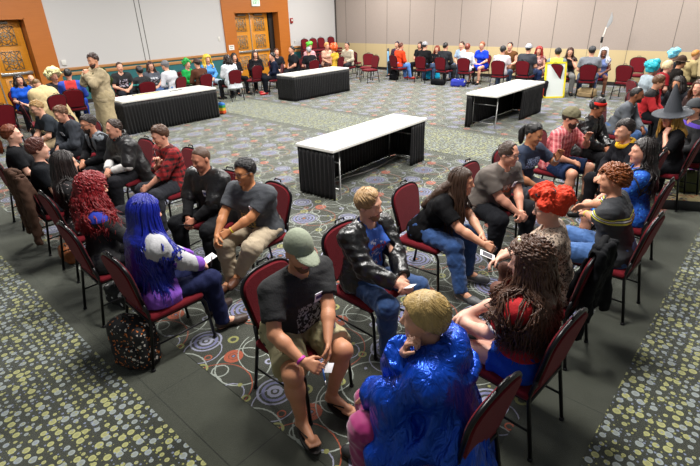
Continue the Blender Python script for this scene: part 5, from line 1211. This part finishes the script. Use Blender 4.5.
e = MB(); p0 = at(128, 368, .01); tag(None or empty('loose_strap', p0, 0, 'black strap loop lying on the carpet by the flower print backpack', 'strap')) if False else None
bag('tote_bag', 'black and white patterned bag on the floor behind the red haired woman', 122, 303, .3, .14, .2, 10, spots('101012', 'C9C9C9', 22, .3, 'bw_print'))
bag('handbag', 'brown leather bag with black strap under the left row chairs', 72, 260, .3, .16, .18, 0, mat('tan_leather', '8A4A1E', .45, bump=.3))
bag('backpack', 'black backpack on the floor behind the orange hero chair', 394, 80, .34, .22, .42, 0, cloth('111114', 'black_nylon'), pocket=1)
bag('shoulder_bag', 'low black bag on the carpet behind the dark suited man', 438, 85, .5, .25, .2, 0, cloth('0F0F12', 'black_nylon'))
bag('shoulder_bag', 'blue and cream bag on the carpet behind the auburn person', 458, 86.5, .5, .3, .26, 20, spots('1E2E9A', 'C9C8A0', 9, .3, 'blue_cream'))
bag('backpack', 'red and black backpack beside the yellow framed board', 540, 97.5, .36, .24, .52, 0, cloth('17141A', 'black_nylon'), pocket=1, pocket_m=cloth('9A2A22', 'red_nylon'))
bag('satchel', 'beige canvas satchel behind the grey tee man', 586, 97, .48, .3, .26, 0, cloth('8E7A5A', 'beige_canvas'), pocket=1, strap=cloth('8E7A5A', 'beige_canvas'))
bag('rucksack', 'olive green rucksack on the carpet behind the right row chairs', 686, 191, .3, .2, .3, 30, cloth('5C5E3C', 'olive_canvas'), pocket=1)
bag('tote_bag', 'magenta and purple bag at the right picture edge', 698, 186, .3, .2, .34, 20, spots('7A2A8A', 'C02A3A', 10, .33, 'magenta_print'))
bag('gift_bag', 'small bag in blue, green and orange at the table end', 222.5, 114, .2, .14, .32, 20, stripes_on('2A6AB0', [((2, .0, .1), 'C8501E'), ((2, .1, .17), 'C9A82A'), ((2, .17, .24), '2E8A4A')]))
# yellow framed board
a = at(544, 95.5, 0); b = at(560, 97, 0); an = math.atan2(b[1]-a[1], b[0]-a[0]); Wb = float(np.linalg.norm((b-a)[:2]))
a = at(543, 98.5, 0); Wb = .60; dirx = nrm(A_(_r[0], _r[1], 0)); 
o = empty('sign_board', (a[0], a[1], .003), math.atan2(dirx[1], dirx[0]), 'white board in bright yellow frame standing on the carpet', 'board'); o.rotation_euler[0] = R_(-10)
hb_ = .98
MB().box((.03, -.008, .03), (Wb-.03, .008, hb_-.03)).build('panel', mat('board_white', 'C8CEC9', .5), o)
MB().box((0, -.02, 0), (.045, .02, hb_)).box((Wb-.045, -.02, 0), (Wb, .02, hb_)).box((0, -.02, 0), (Wb, .02, .045)).box((0, -.02, hb_-.045), (Wb, .02, hb_)).build('board_frame', mat('yellow_frame', 'D8C81E', .5), o)
MB().tube([(Wb/2, .02, hb_-.05), (Wb/2, .30, .055)], .012, 6).build('rear_strut', mat('yellow_frame', 'D8C81E', .5), o)
# scythe like prop
g0 = at_x(600, 52, 16.4); g0[2] = 0; top = at_x(603.5, 36, 16.4)
p_a = at_x(597, 80, 16.4); p_b = at_x(602, 39, 16.45); p_c = at_x(606.5, 27, 16.5); p_d = at_x(612, 12, 16.55)
o = empty('prop_scythe', tuple(p_a*A_(1, 1, 0)), 0, 'tall prop weapon with curved silver blade held up at the far wall', 'prop')
bs = p_a*A_(1, 1, 0)
MB().tube([tuple(p_a*A_(1, 1, 0)-bs+A_(0, 0, .01)), tuple(p_b-bs), tuple(p_c-bs)], .022, 8).build('shaft', mat('grey_shaft', 'A8A49C', .5), o)
MB().tube([tuple(p_b-bs-A_(0, 0, .1)), tuple(p_b-bs+A_(0, 0, .06))], .035, 8).build('grip', mat('strap_black', '121212', .7), o)
q = [at_x(*v, 16.5)-bs for v in ((606, 28), (608, 22), (610.5, 17), (612, 12), (613, 17), (612.5, 21), (610.5, 24.5), (607.5, 28))]
bm = bmesh.new(); f = [bm.verts.new(tuple(v-A_(.02, 0, 0))) for v in q]; g = [bm.verts.new(tuple(v+A_(.02, 0, 0))) for v in q]
bm.faces.new(f); bm.faces.new(g[::-1]); [bm.faces.new((f[i], g[i], g[(i+1) % 8], f[(i+1) % 8])) for i in range(8)]; bmesh.ops.recalc_face_normals(bm, faces=bm.faces)
me = bpy.data.meshes.new('blade'); bm.to_mesh(me); bm.free(); link('blade', me, mat('silver_blade', 'A8AAAC', .35, .6), o)
# blue tube at the far wall
c = at(388, 76, 0); o = empty('display_tube', (c[0], c[1], .003), 0, 'slim blue and white tube standing near the far wall', 'tube')
MB().lathe([(.001, 0), (.05, 0), (.05, .04), (.045, .05), (.001, .05)], 16).build('tube_base', mat('strap_black', '121212', .7), o); MB().lathe([(.04, .05), (.04, .95), (.001, .95)], 16).build('tube_body', mat('tube_blue', '4E7EA0', .4), o); MB().lathe([(.042, .95), (.042, 1.04), (.001, 1.05)], 16).build('tube_cap', mat('tube_cap', '2A2E34', .4), o)
# picture box on the floor at the right
c = at(682, 207, 0); o = empty('display_box', (c[0], c[1], .003), R_(-64), 'flat black box with colourful picture cards on top by the right row', 'box')
MB().box((-.3, -.14, 0), (.3, .14, .13), 0, .008).build('box_body', mat('black_card', '141315', .5), o)
MB().box((-.28, -.125, .13), (.28, .125, .134)).build('picture_sheet', spots('B8A87A', '3A3A6A', 16, .35, 'picture_cards', 'A85A3A'), o)
MB().box((-.305, -.08, .03), (-.3, .1, .10)).build('label_print', mat('red_print', 'A81E1E', .5), o)
pts = [at(*q, .012) for q in ((655, 193), (668, 197), (680, 202), (692, 205), (706, 207))]
tag(MB().tube([tuple(p) for p in pts], .02, 6).build('strap', mat('strap_black', '121212', .7)), 'thick black strap lying on the dark carpet beside the picture box', 'strap')
pts = [at(*q, .012) for q in ((142, 362), (136, 367), (130, 369), (127, 365), (131, 361), (138, 358))]
tag(MB().tube([tuple(p) for p in pts], .012, 6).build('strap', mat('strap_black', '121212', .7)), 'black strap loop on the carpet at the foot of the flower print backpack', 'strap')
# things on the left table
def flat(name, label, px, py, L, Wd, ang, m, cat, z=.752):
    c = at(px, py, z); o = empty(name, tuple(c), R_(ang), label, cat); MB().box((-L/2, -Wd/2, 0), (L/2, Wd/2, .01), 0, .003).build('strip', m, o); MB().box((-L/2, -Wd/2, .0005), (-L/2+.04, Wd/2, .0115), 0, .003).build('end_cap', mat('end_dark', '2A2A2A', .5), o)
flat('ruler', 'yellow strip lying on the table behind the robed man', 146, 93.8, .7, .035, 0, mat('yellow_strip', 'C9A23A', .5), 'ruler')
flat('pen_case', 'dark slim object on the table behind the robed man', 176, 90.5, .35, .05, 5, mat('dark_case', '2E2C2A', .5), 'case')
# draped jackets
def draped(label, who, chair, col, sleeve_side=1, low=.25, lod=1, m=None, w=1.):
    o = empty('draped_jacket', chair.location, chair.rotation_euler.z, label, 'jacket')
    L = []
    for t in np.linspace(-.19, .19, 7):
        zt = .93+.03*math.cos(t/.2*1.5)
        xt = -.225-math.sin(R_(11))*(zt-.5)
        L += [cap((xt-.035, t*w, zt), (-.31, t*1.15*w, low+.1*abs(t)/.19), .030, .022, k=.03), cap((xt+.02, t*w, zt), (-.185, t*1.05*w, .56), .022, .02, k=.03)]
    for sy, zz in ((1, low-.06), (-1, low+.02)):
        L.append(cap((-.32, sy*.19*w, .86), (-.34+.03*sy, sy*.25*w, zz), .042, .034, k=.04, f1=1))
    subs = [bxp((-.255, 0, .69), (.028, .20, .255), .02, rotm((0, 1, 0), -R_(11)))]
    V, Q = sdf_mesh('jacket', L, .011, subs=subs, noise=(.013, 26, 7)); link('jacket_body', fast_mesh('jacket', V, Q), (m or cloth(col, 'jacket_cloth')), o)
    V, Q = sdf_mesh('collar', [cap((-.29, -.09, .97), (-.31, .09, .96), .026, k=.02), cap((-.31, -.12, .93), (-.33, .12, .91), .02)], .011); link('collar', fast_mesh('collar', V, Q), (m or cloth(col, 'jacket_cloth')), o)
def chair_of(who):
    return next(c for c in CHAIRS if c['label'].endswith(who))
draped('brown jacket draped over the chair of the auburn haired woman', '', chair_of('auburn haired woman'), '4A362C', low=.2, w=1.3)
draped('black jacket hanging on the chair of the orange wigged woman', '', chair_of('the orange wigged woman'), '0C0D10', low=.34, w=.72)
